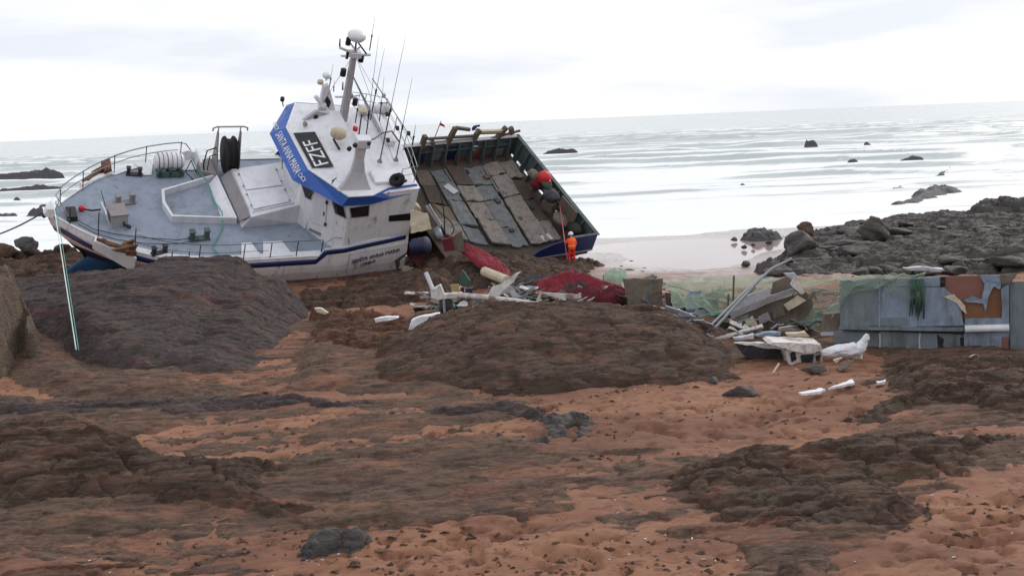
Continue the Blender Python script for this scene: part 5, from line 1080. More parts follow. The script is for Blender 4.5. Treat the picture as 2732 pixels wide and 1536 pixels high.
# ------------------------------------------------------------------ loose wreckage between the halves
def place(px, py, z): p = gz(px, py, z); return p
def slab(name, pix, y, th, mat, label, cat, group=None, bend=0.0, parts=None, y2=None):
    pts = []
    x0 = min(p[0] for p in pix); x1 = max(p[0] for p in pix)
    for px, py in pix: yy = y if y2 is None else y + (y2 - y) * (px - x0) / (x1 - x0); pts.append(aty(px, py, yy))
    c = np.mean(pts, 0); base = np.array([c[0], c[1], min(p[2] for p in pts)])
    mb = MB().prism([tuple(np.array(p) - base) for p in pts], (0, th, 0)); o = mb.build(name, mat, None); ragged(o, .05, .2, 2.5, rng.uniform(0, 50)); o.location = base
    return tag(o, label, cat, group)
# barrel, boxes at the gap
c = aty(1122, 656, 62.5); mb = MB(); mb.lathe((0, 0, 0), [(.02, -.42), (.4, -.42), (.44, -.36), (.42, -.1), (.45, 0), (.42, .1), (.44, .36), (.4, .42), (.02, .42)], (1, -.5, .2), 18); o = mb.build('barrel', 'navy_dark', None, smooth=True); o.location = c; tag(o, 'dark blue barrel lying behind the wheelhouse end', 'barrel')
slab('box', [(1178, 640), (1205, 632), (1212, 668), (1186, 672)], 62.5, .6, 'red_net_dark', 'dark maroon box standing in the gap between the halves', 'box')
slab('board', [(1196, 640), (1232, 615), (1240, 672), (1208, 668)], 62.8, .06, 'wood', 'brown board leaning beside the maroon box', 'board')
slab('board', [(1096, 560), (1140, 570), (1150, 612), (1096, 622)], 63.8, .06, 'cream', 'cream torn panel sticking out behind the wheelhouse', 'board')
def heap(name, path, mat, label, cat='net', seed=0, group=None, fold=.28, n=44):
    pts = [np.array(p[0], float) for p in path]; ws = [p[1] for p in path]; hs = [p[2] for p in path]; m = len(path) * 16; T = np.linspace(0, len(path) - 1, m)
    X = np.zeros((m, n)); Y = X.copy(); Z = X.copy()
    P = np.array(pts); cx = np.interp(T, range(len(path)), P[:, 0]); cy = np.interp(T, range(len(path)), P[:, 1]); cz = np.interp(T, range(len(path)), P[:, 2]); w = np.interp(T, range(len(path)), ws); h = np.interp(T, range(len(path)), hs)
    dx, dy = np.gradient(cx), np.gradient(cy); l = np.hypot(dx, dy) + 1e-6; nx_, ny_ = -dy / l, dx / l
    V = np.linspace(-1, 1, n)
    for k, v in enumerate(V):
        f = 1 + fold * (ridged(T * 1.7 + seed, np.full(m, v * 2.6 + seed), 5, seed) - .4) * 2 + .25 * (fbm(T * 6, np.full(m, v * 9.), 3, seed) - .5)
        X[:, k] = cx + nx_ * w * v; Y[:, k] = cy + ny_ * w * v; Z[:, k] = cz - .1 + h * math.sqrt(max(0, 1 - v * v)) * f + .1 * (abs(v) < .99)
    o = grid_mesh(name, X, Y, Z, mat); return tag(o, label, cat, group)
heap('red_net', [(aty(1240, 664, 64), .3, .3), (aty(1270, 680, 62.5), .5, .28), (aty(1300, 700, 61), .6, .28), (aty(1335, 728, 59), .5, .3), (aty(1345, 738, 58), .2, .1)], 'red_net', 'red fishing net spilling down the bank from the rear half', seed=3)
heap('red_net', [(aty(1430, 770, 55), .4, .3), (aty(1470, 770, 55), .9, .48), (aty(1515, 770, 55), 1.1, .65), (aty(1560, 775, 54.5), 1.0, .6), (aty(1610, 785, 54), .8, .5), (aty(1660, 795, 54), .4, .2)], 'red_net', 'large crimson net pile in front of the worker', seed=9, n=34)
heap('red_net', [(aty(1500, 800, 51), .2, .2), (aty(1545, 800, 51), .45, .5), (aty(1590, 805, 50.5), .4, .5), (aty(1625, 808, 50), .2, .2)], 'red_net_dark', 'dark red net lump at the foot of the large net pile', seed=14)
heap('red_net', [(aty(1600, 800, 50), .3, .3), (aty(1640, 800, 50), .5, .5), (aty(1680, 800, 50), .3, .4)], 'red_net_dark', 'dark red net lump left of the standing brown sheet', seed=15)
heap('grey_net', [(aty(1370, 765, 56), .2, .2), (aty(1420, 765, 56), .5, .45), (aty(1470, 765, 56), .5, .5), (aty(1500, 765, 56), .2, .2)], 'rope_dark', 'dark grey net roll left of the large net pile', seed=16)
heap('pale_net', [(aty(1610, 750, 57), .3, .3), (aty(1640, 745, 57), .6, .45), (aty(1670, 745, 57), .4, .4)], 'net_pale', 'pale green net lump behind the standing brown sheet', seed=17)
slab('wreck_sheet', [(1661, 742), (1690, 742), (1730, 744), (1768, 744), (1767, 790), (1766, 832), (1720, 832), (1676, 828), (1672, 790)], 48.5, .08, 'brown_sheet', 'brown rectangular sheet standing upright behind the mound', 'sheet', y2=47.8)
slab('wreck_board', [(1828, 800), (1842, 776), (1872, 774), (1866, 832), (1835, 850)], 47.5, .08, 'plating_blue', 'pale blue plank standing right of the brown sheet', 'board')
slab('wreck_board', [(1775, 780), (1828, 785), (1822, 832), (1780, 830)], 49, .1, 'brown_sheet', 'weathered brown board lying right of the standing sheet', 'board')
slab('foam_block', [(1788, 826), (1815, 826), (1815, 838), (1790, 838)], 47.5, .3, 'white', 'small white foam block under the weathered board', 'foam')
slab('wreck_scrap', [(1830, 838), (1872, 834), (1900, 852), (1896, 868), (1850, 862)], 46.5, .25, 'white_rusty', 'crumpled pale scrap at the right edge of the mound', 'scrap')
slab('foam_block', [(1880, 850), (1900, 848), (1912, 866), (1892, 872)], 46, .25, 'white', 'bright white foam lump beside the leaning pipes', 'foam')
slab('wreck_scrap', [(1868, 818), (1885, 795), (1912, 798), (1910, 832), (1880, 840)], 48, .3, 'black', 'black twisted scrap behind the leaning pipes', 'scrap')
slab('wreck_scrap', [(1885, 790), (1918, 790), (1922, 830), (1900, 812)], 49, .1, 'wood', 'broken brown ply scrap above the black scrap', 'scrap')
# machinery: post with pivot arm
b0 = aty(1190, 843, 48.5); mr = empty('deck_crane', 'broken white deck crane arm on a black post lying behind the mound', 'crane', tuple(b0))
r_ = lambda px, py, y=48.5: tuple(aty(px, py, y) - b0)
mb = MB(); mb.tube([r_(1190, 846), r_(1190, 800)], .27, 14); mb.build('post', 'black', mr, smooth=True)
mb = MB(); mb.tube([r_(1187, 846, 48.2), r_(1184, 800, 48.2)], .05, 8); mb.build('post_pipe', 'galv', mr)
mb = MB(); mb.prism([r_(1148, 776), r_(1175, 760), r_(1185, 785), r_(1232, 782), r_(1232, 794), r_(1170, 800), r_(1150, 796)], (0, .5, 0)); mb.build('head', 'white_rusty', mr, bevel=.03)
mb = MB(); mb.tube([r_(1136, 727), r_(1155, 772)], .09, 8); mb.build('lever', 'white', mr)
mb = MB(); mb.tube([r_(1220, 787), r_(1300, 794), r_(1400, 806), r_(1490, 816)], [.12, .12, .1, .08], 8); mb.build('boom', 'white_rusty', mr, smooth=True)
mb = MB(); mb.prism([r_(1202, 760), r_(1224, 758), r_(1226, 776), r_(1204, 778)], (0, .1, 0)); mb.build('plate', 'yellow', mr)
mb = MB(); mb.prism([r_(1428, 810), r_(1440, 778), r_(1446, 778), r_(1438, 812)], (0, .1, 0)); mb.prism([r_(1445, 780), r_(1540, 786), r_(1550, 780), r_(1552, 795), r_(1500, 798), r_(1470, 790)], (0, .1, 0)); mb.build('bent_bracket', 'white_rusty', mr)
slab('white_sheet', [(1295, 795), (1315, 765), (1340, 755), (1358, 738), (1390, 724), (1378, 742), (1362, 760), (1340, 778), (1325, 796)], 50.5, .05, 'white_rusty', 'twisted white plastic sheet over the fallen boom', 'sheet')
slab('white_sheet', [(1320, 792), (1352, 758), (1372, 772), (1392, 800), (1376, 804), (1360, 780)], 51, .04, 'grey_light', 'grey bent plate beside the twisted white sheet', 'sheet')
o = MB().tube([(0, 0, 0), tuple(aty(1352, 748, 54) - aty(1292, 724, 55.5))], .22, 10).build('pipe', 'cream'); o.location = aty(1292, 724, 55.5); tag(o, 'thick cream pipe lying above the twisted white sheet', 'pipe')
slab('plastic_scrap', [(1226, 752), (1232, 720), (1256, 750), (1250, 758), (1234, 758)], 54, .25, 'green_net', 'small green triangular plastic piece behind the crane', 'scrap')
slab('wreck_scrap', [(1240, 770), (1262, 768), (1262, 786), (1238, 786)], 51, .3, 'navy_dark', 'small blue box behind the crane boom', 'box')
slab('wreck_scrap', [(1228, 768), (1240, 766), (1240, 782), (1230, 784)], 51, .2, 'red_net_dark', 'small red scrap left of the small blue box', 'scrap')
slab('white_sheet', [(1088, 882), (1098, 856), (1130, 844), (1172, 838), (1172, 852), (1130, 866), (1104, 880)], 46.2, .5, 'white', 'white plastic sheeting folded over the rust-orange ledge', 'sheet')
slab('white_sheet', [(998, 852), (1030, 846), (1062, 848), (1050, 854), (1025, 858), (1002, 860)], 47.5, .4, 'white', 'thin white sheet strip on the rust-orange ledge', 'sheet')
slab('white_sheet', [(838, 822), (858, 822), (876, 834), (868, 838), (846, 832)], 49.6, .2, 'cream', 'small pale strip on the edge of the dark slab', 'scrap')
slab('white_sheet', [(1492, 832), (1508, 826), (1504, 842), (1494, 846)], 43.0, .1, 'white', 'white scrap stuck on top of the brown mound', 'scrap')
LB = 'small pale splinter among the wreckage in the gap'
rr = random.Random(31)
for i in range(150):
    px = rr.uniform(1120, 2200); py = rr.uniform(765, 822) if px < 1750 else rr.uniform(790, 890); y = 54 - (py - 765) * .09; p = aty(px, py, y)
    p[2] = min(max(float(sand_z(p[0], p[1])) + .05, p[2] - .1), .55)
    w = rr.uniform(.08, .3); o = MB().box((0, 0, 0), (rr.choice([.3, .5, .8, 1.2, 1.9]), w, rr.uniform(.03, .1))).build('wreck_splinter', rr.choice(['white_rusty', 'grey_light', 'wood', 'brown_sheet', 'plank', 'wood', 'rusty', 'black', 'deck_mud'])); ragged(o, .05, .2, 4, i * 1.3); o.location = p; o.rotation_euler = (rr.uniform(-.5, .5), rr.uniform(-.6, .6), rr.uniform(0, 3.1)); tag(o, 'small splintered board lying in the wreckage between crane and leaning pipes', 'splinter', 'splinters in the wreckage')
# ------------------------------------------------------------------ flag and tarpaulin on the stern rail
fl = empty('marker_flag', 'small red marker flag on a thin pole above the stern rail', 'flag', tuple(S.w(tp(640, 420))))
a = S.w(tp(640, 420)); b = S.w(tp(790, 25)); MB().tube([(0, 0, 0), tuple(b - a)], .025, 5).build('pole', 'wood', fl)
q = [S.w(tp(*k)) - a for k in ((770, 70), (800, 60), (850, 95), (865, 150), (830, 120), (775, 105))]; MB().prism([tuple(k) for k in q], (0, .02, 0)).build('cloth', 'red_plastic', fl)
q = [S.w(tp(*k)) for k in ((1345, 150), (1380, 105), (1490, 85), (1500, 120), (1440, 135), (1400, 190), (1350, 200))]; c = np.mean(q, 0); o = MB().prism([tuple(k - c) for k in q], (0, .3, 0)).build('tarpaulin', 'blue_tarp'); o.location = c; tag(o, 'blue and white tarpaulin scrap caught on the stern rail', 'tarpaulin')

# ------------------------------------------------------------------ broken panel with leaning pipes
b0 = aty(2040, 900, 44.0); bp = empty('deck_wreckage', 'splintered brown and grey deck panel propped up beside the leaning pipes', 'panel', tuple(b0))
def bpp(pix, y, th, nm, mat): return MB().prism([tuple(aty(a, b, y + (2172 - a) * .004) - b0) for a, b in pix], (0, th, 0)).build(nm, mat, bp) if False else ragged(MB().prism([tuple(aty(a, b, y + (2172 - a) * .004) - b0) for a, b in pix], (0, th, 0)).build(nm, mat, bp), .035, .2, 3, rng.uniform(0, 50))
bpp([(1920, 880), (1950, 850), (2060, 806), (2150, 778), (2168, 800), (2174, 836), (2166, 858), (2100, 878), (2030, 896), (1960, 902)], 44, .12, 'backing_board', 'brown_sheet')
bpp([(1945, 838), (1990, 790), (2048, 768), (2060, 792), (1955, 836)], 43.8, .1, 'upper_board', 'grey_light')
bpp([(1950, 846), (2060, 804), (2120, 780), (2116, 770), (2050, 792), (1950, 834)], 43.7, .12, 'edge_beam', 'grey_paint_and_shade')
bpp([(2058, 790), (2065, 752), (2100, 736), (2128, 758), (2136, 786), (2110, 770)], 44.2, .1, 'upper_board', 'brown_sheet')
bpp([(2090, 812), (2128, 789), (2152, 801), (2104, 828)], 43.7, .06, 'cover_plate', 'cream')
bpp([(1980, 864), (2008, 844), (2022, 866), (1990, 880)], 43.7, .06, 'cover_plate', 'cream')
bpp([(1990, 892), (2024, 878), (2030, 890), (2004, 900)], 43.7, .06, 'cover_plate', 'pale_tan')
bpp([(2022, 845), (2050, 832), (2056, 852), (2028, 866)], 43.75, .05, 'cover_plate', 'grey_paint_and_shade')
bpp([(1965, 850), (1998, 838), (1996, 862), (1966, 876)], 43.75, .05, 'cover_plate', 'plank')
bpp([(2060, 824), (2088, 812), (2096, 838), (2064, 850)], 43.75, .05, 'cover_plate', 'wood')
bpp([(2108, 758), (2120, 740), (2134, 756), (2148, 780), (2138, 786)], 43.6, .05, 'torn_strip', 'white_rusty')
bpp([(2156, 796), (2172, 776), (2178, 780), (2166, 800)], 43.6, .1, 'torn_strip', 'brown_sheet')
bpp([(2092, 730), (2120, 728), (2132, 742), (2110, 745)], 44.4, .1, 'torn_strip', 'grey_light')
rope('leaning_pipe', [aty(1906, 876, 43.4), aty(2030, 742, 44.2), aty(2060, 716, 44.5), aty(2112, 690, 44.8)], .055, 'galv', 'long grey pipe leaning up over the broken panel with bent tip', cat='pipe')
rope('leaning_pipe', [aty(1898, 866, 43.8), aty(1985, 780, 44.2), aty(2036, 734, 44.6)], .045, 'grey_light', 'shorter grey pipe leaning beside the long bent pipe', cat='pipe')
# torn box and bits
b0 = aty(2125, 985, 38.6); wb_ = empty('shattered_box', 'shattered white insulated box on the sand before the hull plating', 'box', tuple(b0))
def wbp(pix, y, th, nm, mat): return MB().prism([tuple(aty(a, b, y) - b0) for a, b in pix], (0, th, 0)).build(nm, mat, wb_) if False else ragged(MB().prism([tuple(aty(a, b, y) - b0) for a, b in pix], (0, th, 0))  .build(nm, mat, wb_), .028, .12, 6, rng.uniform(0, 50))
wbp([(2096, 935), (2120, 925), (2160, 935), (2192, 938), (2198, 968), (2180, 984), (2140, 978), (2105, 972)], 38.7, .9, 'body', 'white_rusty')
wbp([(2052, 918), (2062, 912), (2190, 918), (2196, 936), (2150, 944), (2095, 930)], 38.5, 1.1, 'lid', 'white_rusty')
for q in (((2136, 948), (2172, 946), (2168, 974), (2142, 972)), ((2108, 944), (2122, 938), (2126, 960), (2112, 966)), ((2178, 950), (2188, 946), (2188, 962), (2180, 964))): wbp(q, 38.62, .08, 'hole', 'black')
slab('dark_beam', [(1962, 916), (1990, 920), (2096, 936), (2092, 962), (2020, 958), (1992, 955)], 39.5, .35, 'dark_metal', 'dark steel beam lying left of the shattered white box', 'beam')
slab('white_trim', [(1962, 913), (2040, 915), (2052, 924), (1990, 921)], 39.4, .2, 'white_rusty', 'white peeling strip along the dark steel beam', 'strip')
for k, q in enumerate((((1956, 902), (1990, 896), (2012, 892), (2010, 902), (1960, 908)), ((2014, 896), (2040, 886), (2085, 886), (2083, 896), (2050, 898)), ((2096, 890), (2150, 886), (2160, 896), (2100, 898)))): slab('pipe_section', q, 41.5, .25, ['grey_light', 'plating_blue', 'cream'][k], ['left short pipe section behind the dark beam', 'middle bluish pipe section behind the dark beam', 'right cream pipe section behind the dark beam'][k], 'pipe')
c0 = aty(2250, 950, 38.9); mb = MB(); st = [((2188, 940), .10), ((2205, 938), .16), ((2232, 936), .2), ((2262, 933), .23), ((2285, 930), .25), ((2298, 925), .2), ((2304, 912), .12), ((2308, 902), .1), ((2313, 898), .11), ((2321, 901), .05)]
mb.tube([tuple(aty(a, b, 38.9) - c0) for (a, b), r in st], [r for q, r in st], 12); P = np.array(mb.v); k = fbm(P[:, 0] * 7, P[:, 2] * 7 + P[:, 1] * 5, 4, 8, .65) - .5; mb.v = [tuple(q) for q in P * (1 + .14 * k)[:, None] + np.array([.1, .2, .14]) * k[:, None]]
for a, b in (((2286, 940), (2284, 954)), ((2299, 938), (2297, 955))): mb.tube([tuple(aty(*a, 38.9) - c0), tuple(aty(*b, 38.9) - c0)], .05, 6)
o = mb.build('foam_piece', 'white', None, smooth=False); ragged(o, .03, .12, 6, 3.); o.location = c0; tag(o, 'torn white foam piece shaped like a bird before the hull plating', 'foam')
rope('stick', [aty(2058, 1002, 37.2), aty(2078, 970, 37.6)], .035, 'cream', 'thin pale stick leaning below the dark steel beam', cat='stick')
slab('wreck_scrap', [(2224, 962), (2246, 954), (2240, 962), (2230, 970)], 38.2, .1, 'cream', 'small cream scrap below the white moulding', 'scrap')
for k, (q, lab) in enumerate(((((2130, 1052), (2190, 1040), (2202, 1042), (2188, 1050), (2150, 1054)), 'flat white splinter on the sand, leftmost of three'), (((2210, 1040), (2272, 1016), (2280, 1024), (2250, 1032)), 'slanting white splinter on the sand, middle of three'), (((2338, 1022), (2362, 1016), (2362, 1022), (2342, 1026)), 'tiny white splinter on the sand, rightmost of three'))):
    P = [gz(a, b, .1) for a, b in q]; c = np.mean(P, 0); o = MB().prism([tuple(p - c) for p in P], (0, 0, .06)).build('white_splinter', 'white'); ragged(o, .022, .12, 5, k * 3.); o.location = c; tag(o, lab, 'splinter')
# ------------------------------------------------------------------ torn hull plating at right
PLY0, PLY1 = 41.0, 39.4
def hp(px, py, off=0.0): return aty(px, py, PLY0 + (PLY1 - PLY0) * (px - 2240) / 490 + off)
b0 = hp(2480, 965); pt = empty('hull_plating', 'torn pale blue hull plating section standing upright at the right margin', 'hull plating', tuple(b0))
def plate(pix, nm, mat, off=0.0, th=.06, bev=.012): return MB().prism([tuple(hp(a, b, off) - b0) for a, b in pix], (0, th, 0)).build(nm, mat, pt) if False else ragged(MB().prism([tuple(hp(a, b, off) - b0) for a, b in pix], (0, th, 0)).build(nm, mat, pt), .05 if nm.startswith('torn') else .018, .2, 2.5, rng.uniform(0, 50))
plate([(2246, 752), (2520, 745), (2700, 745), (2700, 965), (2246, 962)], 'backing', 'plating_dirty', .2, .08)
plate([(2240, 748), (2346, 744), (2346, 764), (2240, 766)], 'top_strip', 'plating_blue', -.02); plate([(2349, 744), (2508, 738), (2508, 764), (2349, 764)], 'top_strip', 'plating_blue', -.02)
plate([(2242, 769), (2344, 766), (2344, 870), (2242, 870)], 'panel', 'plating_dirty'); plate([(2349, 766), (2449, 766), (2449, 870), (2349, 870)], 'panel', 'plating_blue')
plate([(2453, 766), (2518, 766), (2545, 790), (2562, 820), (2572, 868), (2453, 870)], 'panel', 'plating_blue', -.01)
plate([(2243, 846), (2420, 848), (2424, 866), (2243, 872)], 'stained_band', 'plating_dirty', -.03, .03)
plate([(2508, 738), (2672, 732), (2680, 850), (2570, 852), (2548, 800), (2520, 775)], 'core_board', 'foam_core', .10)
plate([(2566, 806), (2672, 775), (2676, 850), (2575, 852)], 'core_board', 'ply', .07)
plate([(2505, 740), (2522, 738), (2520, 775), (2508, 770)], 'torn_gap', 'black', .05)
plate([(2520, 790), (2548, 786), (2575, 815), (2578, 836), (2556, 812)], 'torn_lip', 'cream', -.03, .03); plate([(2572, 800), (2595, 790), (2625, 800), (2628, 812), (2580, 806)], 'torn_lip', 'plating_blue', -.05, .03)
plate([(2612, 734), (2640, 732), (2670, 735), (2668, 772), (2650, 765), (2638, 790), (2630, 830), (2622, 800), (2625, 760)], 'torn_flap', 'plating_blue', -.06, .03)
plate([(2576, 850), (2690, 848), (2690, 872), (2574, 872)], 'panel', 'plating_blue', -.03); plate([(2672, 770), (2692, 760), (2692, 872), (2676, 872)], 'panel', 'plating_blue', -.04)
plate([(2694, 752), (2800, 748), (2800, 980), (2694, 975)], 'panel', 'plating_dirty', .12)
plate([(2668, 732), (2716, 728), (2710, 742), (2690, 758), (2672, 755)], 'torn_flap', 'brown_sheet', -.1, .05)
plate([(2240, 876), (2574, 884), (2574, 892), (2240, 880)], 'gap_strip', 'black', .06)
MB().tube([tuple(hp(2574, 877, -.1) - b0), tuple(hp(2692, 874, -.1) - b0)], .12, 12).build('rubbing_tube', 'white', pt, smooth=True)
plate([(2240, 872), (2572, 874), (2572, 884), (2240, 879)], 'rubbing_strake', 'plating_dirty', -.1, .16)
for a, b in ((2225, 2345), (2349, 2451), (2455, 2568)): plate([(a, 884), (b, 888), (b, 962), (a, 962)], 'panel', 'plating_dirty', .1)
plate([(2572, 888), (2692, 886), (2690, 920), (2684, 968), (2574, 968)], 'panel', 'plating_blue', .02)
plate([(2676, 900), (2690, 898), (2690, 928), (2674, 928)], 'core_patch', 'foam_core', -.01, .02); plate([(2648, 962), (2662, 938), (2666, 966), (2650, 968)], 'hole', 'black', -.01, .02)
for q in (2346, 2451, 2345): plate([(q - 1, 766), (q + 3, 766), (q + 3, 870), (q - 1, 870)], 'seam_batten', 'plating_blue', -.05, .04)
for q in (2347, 2453): plate([(q - 1, 888), (q + 3, 888), (q + 3, 962), (q - 1, 962)], 'seam_batten', 'grey_light', .06, .04)
plate([(2200, 838), (2245, 834), (2242, 876), (2200, 890)], 'broken_corner', 'brown_sheet', .2, .4); plate([(2190, 888), (2250, 884), (2250, 892), (2192, 896)], 'corner_trim', 'grey_light', .1, .1)
plate([(2500, 892), (2520, 905), (2510, 950), (2505, 950)], 'tear', 'black', .08, .02); plate([(2562, 900), (2570, 900), (2570, 950), (2564, 950)], 'tear', 'black', .08, .02)
# weed hanging on the plating
rr = random.Random(4)
for k in range(1):
    mb = MB()
    for i in range(26):
        x = 2448 + rr.uniform(-16, 14); y0 = 742 + rr.uniform(0, 18); y1 = rr.uniform(790, 858); mid = x + rr.uniform(-8, 8)
        mb.tube([tuple(hp(x, y0, -.12)), tuple(hp(mid, (y0 + y1) / 2, -.14 - rr.random() * .05)), tuple(hp(mid + rr.uniform(-6, 4), y1, -.1))], [.035, .04, .012], 5)
    tag(mb.build('hanging_net', 'green_net', None, smooth=True), 'green net tatter hanging over the top of the hull plating', 'net')
slab('wreck_board', [(2412, 716), (2460, 712), (2520, 718), (2510, 724), (2420, 722)], 44.5, .4, 'grey_light', 'pale board lying behind the top of the hull plating', 'board')
# ------------------------------------------------------------------ pale green trawl net draped over the debris
def net_sheet(name, rows, nu, nv, r, mat, label, seed):
    rows = [np.array(q, float) for q in rows]; mb = MB(); nr = len(rows)
    def pt(u, v):
        a = v * (nr - 1); i = min(int(a), nr - 2); f = a - i; k = u * (len(rows[0]) - 1); j = min(int(k), len(rows[0]) - 2); g = k - j
        p = (rows[i][j] * (1 - g) + rows[i][j + 1] * g) * (1 - f) + (rows[i + 1][j] * (1 - g) + rows[i + 1][j + 1] * g) * f
        n = float(fbm(np.array(u * 9.), np.array(v * 4.), 3, seed)) - .5; return p + np.array([.25 * n, .3 * n, .3 * n])
    Pg = [[pt(i / nu, j / nv) for i in range(nu + 1)] for j in range(nv + 1)]
    for j in range(nv + 1):
        for i in range(nu):
            if j < nv: mb.tube([Pg[j][i], Pg[j + 1][i + 1]], r, 3, False)
            if j > 0: mb.tube([Pg[j][i], Pg[j - 1][i + 1]], r, 3, False)
    return tag(mb.build(name, mat), label, 'net')
net_sheet('trawl_net', [[gz(1770, 760, .7), gz(1850, 740, .9), gz(1930, 735, 1.1), gz(2010, 735, 1.0), gz(2120, 745, .9), gz(2238, 735, 1.6)], [aty(1780, 775, 49), aty(1850, 768, 48.5), aty(1930, 762, 48), aty(2010, 765, 47.5), aty(2130, 770, 46), aty(2238, 748, 42)], [aty(1790, 800, 47.5), aty(1850, 800, 47), aty(1940, 800, 46.5), aty(2020, 830, 46), aty(2150, 850, 44), aty(2236, 830, 42)], [aty(1800, 820, 47), aty(1860, 825, 46.5), aty(1940, 840, 46), aty(2030, 870, 45), aty(2170, 880, 43.5), aty(2230, 870, 42)]], 84, 34, .0065, 'net_pale', 'pale green trawl net draped behind the broken panel and plating', 5)
for k, (px, py0, py1, y, lab) in enumerate(((1956, 735, 800, 46.5, 'tallest thin stake holding up the pale net'), (1942, 784, 815, 46, 'short dark stake beside the leaning pipes'))): rope('stake', [aty(px, py1, y), aty(px + 2, py0, y)], .04, 'wood', lab, cat='stake')
slab('wreck_scrap', [(2170, 832), (2195, 830), (2196, 848), (2170, 848)], 45, .3, 'green_net', 'dark green box between broken panel and hull plating', 'box')
# cables, slats and torn sheets that knit the wreckage together
rr = random.Random(77)
for i in range(26):
    px = rr.uniform(1150, 2180); py = rr.uniform(760, 815) if px < 1750 else rr.uniform(790, 880); a = aty(px, py, 53.5 - (py - 765) * .09); a[2] = min(max(a[2], .1), .6)
    L = rr.uniform(.8, 2.6); an = rr.uniform(-.5, .5); q = [a + np.array([math.cos(an) * L * t + .15 * math.sin(7 * t + i), math.sin(an) * L * t + .2 * math.cos(5 * t + i), .25 * math.sin(3.1 * t) + .05 * math.sin(11 * t + i)]) for t in np.linspace(0, 1, 14)]
    tag(MB().tube(q, rr.uniform(.015, .035), 5).build('loose_cable', rr.choice(['rope_dark', 'rubber', 'rope_pink', 'rope_teal', 'grey_paint_and_shade']), None, smooth=True), 'loose length of cable or rope tangled in the wreckage', 'cable', 'cables in the wreckage')
for i in range(34):
    px = rr.uniform(1150, 2700); py = rr.uniform(765, 812) if px < 1750 else rr.uniform(800, 880)
    if px > 2230: py = rr.uniform(955, 985)
    a = aty(px, py, 53.5 - (py - 765) * .09) if px < 2230 else gz(px, py, .1); a[2] = min(max(a[2], .12), .6); s = rr.uniform(.25, .7) * (1 if px < 2230 else .6)
    o = MB().prism([(s * math.cos(t) * rr.uniform(.5, 1), s * math.sin(t) * rr.uniform(.4, .8), 0) for t in np.linspace(0, 5.6, 7)], (0, 0, .04)).build('torn_sheet', rr.choice(['white_rusty', 'brown_sheet', 'wood', 'plank', 'deck_mud', 'grey_light', 'rusty']))
    ragged(o, .07, .12, 3, i * 2.1); o.location = a; o.rotation_euler = (rr.uniform(-1.1, 1.1), rr.uniform(-.6, .6), rr.uniform(0, 6)); tag(o, 'small torn sheet of plating lying among the wreckage', 'sheet', 'torn sheets in the wreckage')
# strands over the crimson pile
mb = MB()
for i in range(60):
    u = rr.uniform(1435, 1640); pts = []
    for t in np.linspace(0, 1, 7):
        p = aty(u + t * rr.uniform(-6, 22), 765 + 25 * t, 54.6 - 1.0 * t); hgt = .75 * math.exp(-((u - 1520) / 70) ** 2) * (1 - t) ** .7; pts.append(p + np.array([0, 0, hgt + .05]))
    mb.tube(pts, .012, 4)
tag(mb.build('net_strands', 'red_net_dark', None, smooth=True), 'loose dark red net strands trailing over the large net pile', 'net')

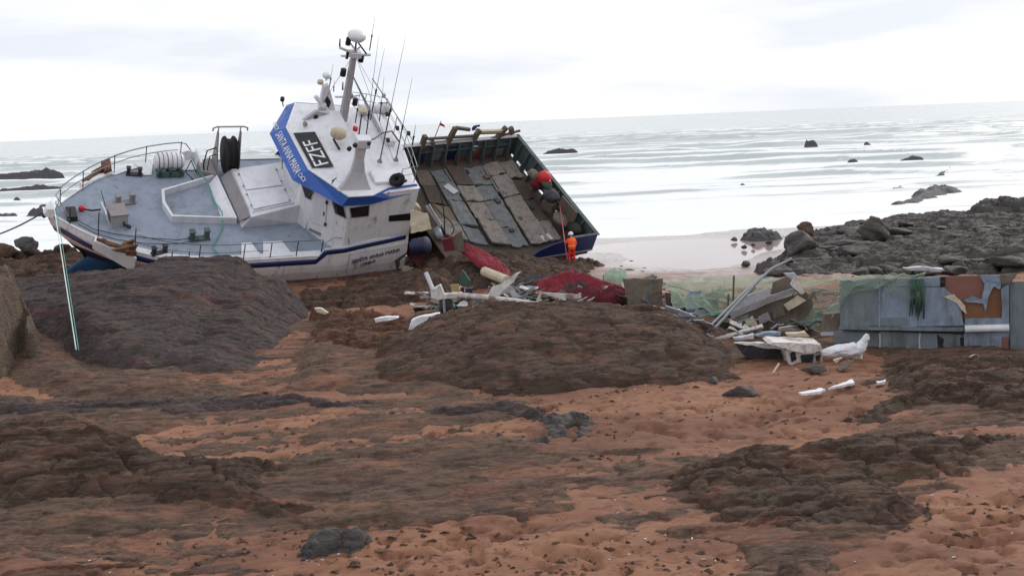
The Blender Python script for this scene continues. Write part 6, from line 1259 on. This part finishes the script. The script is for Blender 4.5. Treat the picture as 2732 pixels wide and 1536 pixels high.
# larger broken boards and poles standing and lying in the tangle
rr = random.Random(123)
for i in range(120):
    px = rr.choice([rr.uniform(1110, 2230), rr.uniform(1340, 1700), rr.uniform(1760, 2220)]); py = rr.uniform(738, 806) if px < 1760 else rr.uniform(785, 880); y = 54.5 - (py - 755) * .09; a = aty(px, py, y); a[2] = min(max(a[2], .1), .5)
    L = rr.uniform(.8, 2.4); w = rr.uniform(.1, .42); m = rr.choice(['wood', 'plank', 'brown_sheet', 'white_rusty', 'grey_light', 'deck_mud', 'plating_blue', 'rusty', 'dark_metal', 'plank_blue'])
    o = MB().prism([(-L / 2, -w / 2, 0), (-L * .1, -w * .55, 0), (L / 2, -w * rr.uniform(.1, .5), 0), (L * .42, w * rr.uniform(.0, .5), 0), (-L * .2, w * .5, 0), (-L / 2, w * .4, 0)], (0, 0, .05)).build('broken_board', m)
    ragged(o, .06, .25, 2.2, i * 1.9); o.location = a; o.rotation_euler = (rr.uniform(-1.4, 1.4), rr.uniform(-.55, .55), rr.uniform(-.7, .7)); tag(o, 'broken board or panel strip jutting from the tangle of wreckage behind the mound', 'board', 'broken boards in the wreckage')
for i in range(14):
    px = rr.uniform(1180, 2180); py = rr.uniform(770, 800) if px < 1760 else rr.uniform(800, 870); a = aty(px, py, 53.5 - (py - 755) * .09); a[2] = min(max(a[2], .15), .5); L = rr.uniform(1.0, 2.6); an = rr.uniform(-.9, .9); el = rr.uniform(-.05, .45)
    d = np.array([math.cos(an) * math.cos(el), math.sin(an) * math.cos(el), math.sin(el)]); tag(MB().tube([tuple(a), tuple(a + d * L * .5 + np.array([0, 0, .04])), tuple(a + d * L)], rr.uniform(.025, .05), 7).build('loose_pole', rr.choice(['galv', 'grey_light', 'wood', 'cream', 'dark_metal']), None, smooth=True), 'loose pole or pipe length lying in the tangle of wreckage', 'pole', 'poles in the wreckage')
net_sheet('draped_net', [[hp(2232, 742, .5), hp(2300, 736, .4), hp(2380, 732, .4), hp(2470, 728, .5)], [hp(2236, 748, -.1), hp(2300, 744, -.12), hp(2380, 741, -.12), hp(2465, 738, -.12)], [hp(2226, 790, -.16), hp(2290, 764, -.16), hp(2370, 758, -.16), hp(2458, 770, -.16)], [hp(2218, 850, -.16), hp(2262, 785, -.16), hp(2350, 770, -.16), hp(2450, 800, -.16)]], 40, 16, .0055, 'net_pale', 'pale green net draped over the top left corner of the hull plating', 15)
net_sheet('red_mesh', [[aty(1440, 748, 56), aty(1490, 732, 56), aty(1530, 724, 56), aty(1580, 738, 56), aty(1650, 760, 55)], [aty(1436, 752, 54.6), aty(1485, 735, 54.4), aty(1525, 722, 54.4), aty(1580, 742, 54), aty(1650, 775, 53.6)], [aty(1430, 785, 53), aty(1480, 785, 53), aty(1530, 790, 52.6), aty(1590, 795, 52.4), aty(1655, 800, 52)]], 56, 20, .013, 'red_net', 'coarse red net mesh spread over the large net pile', 25)
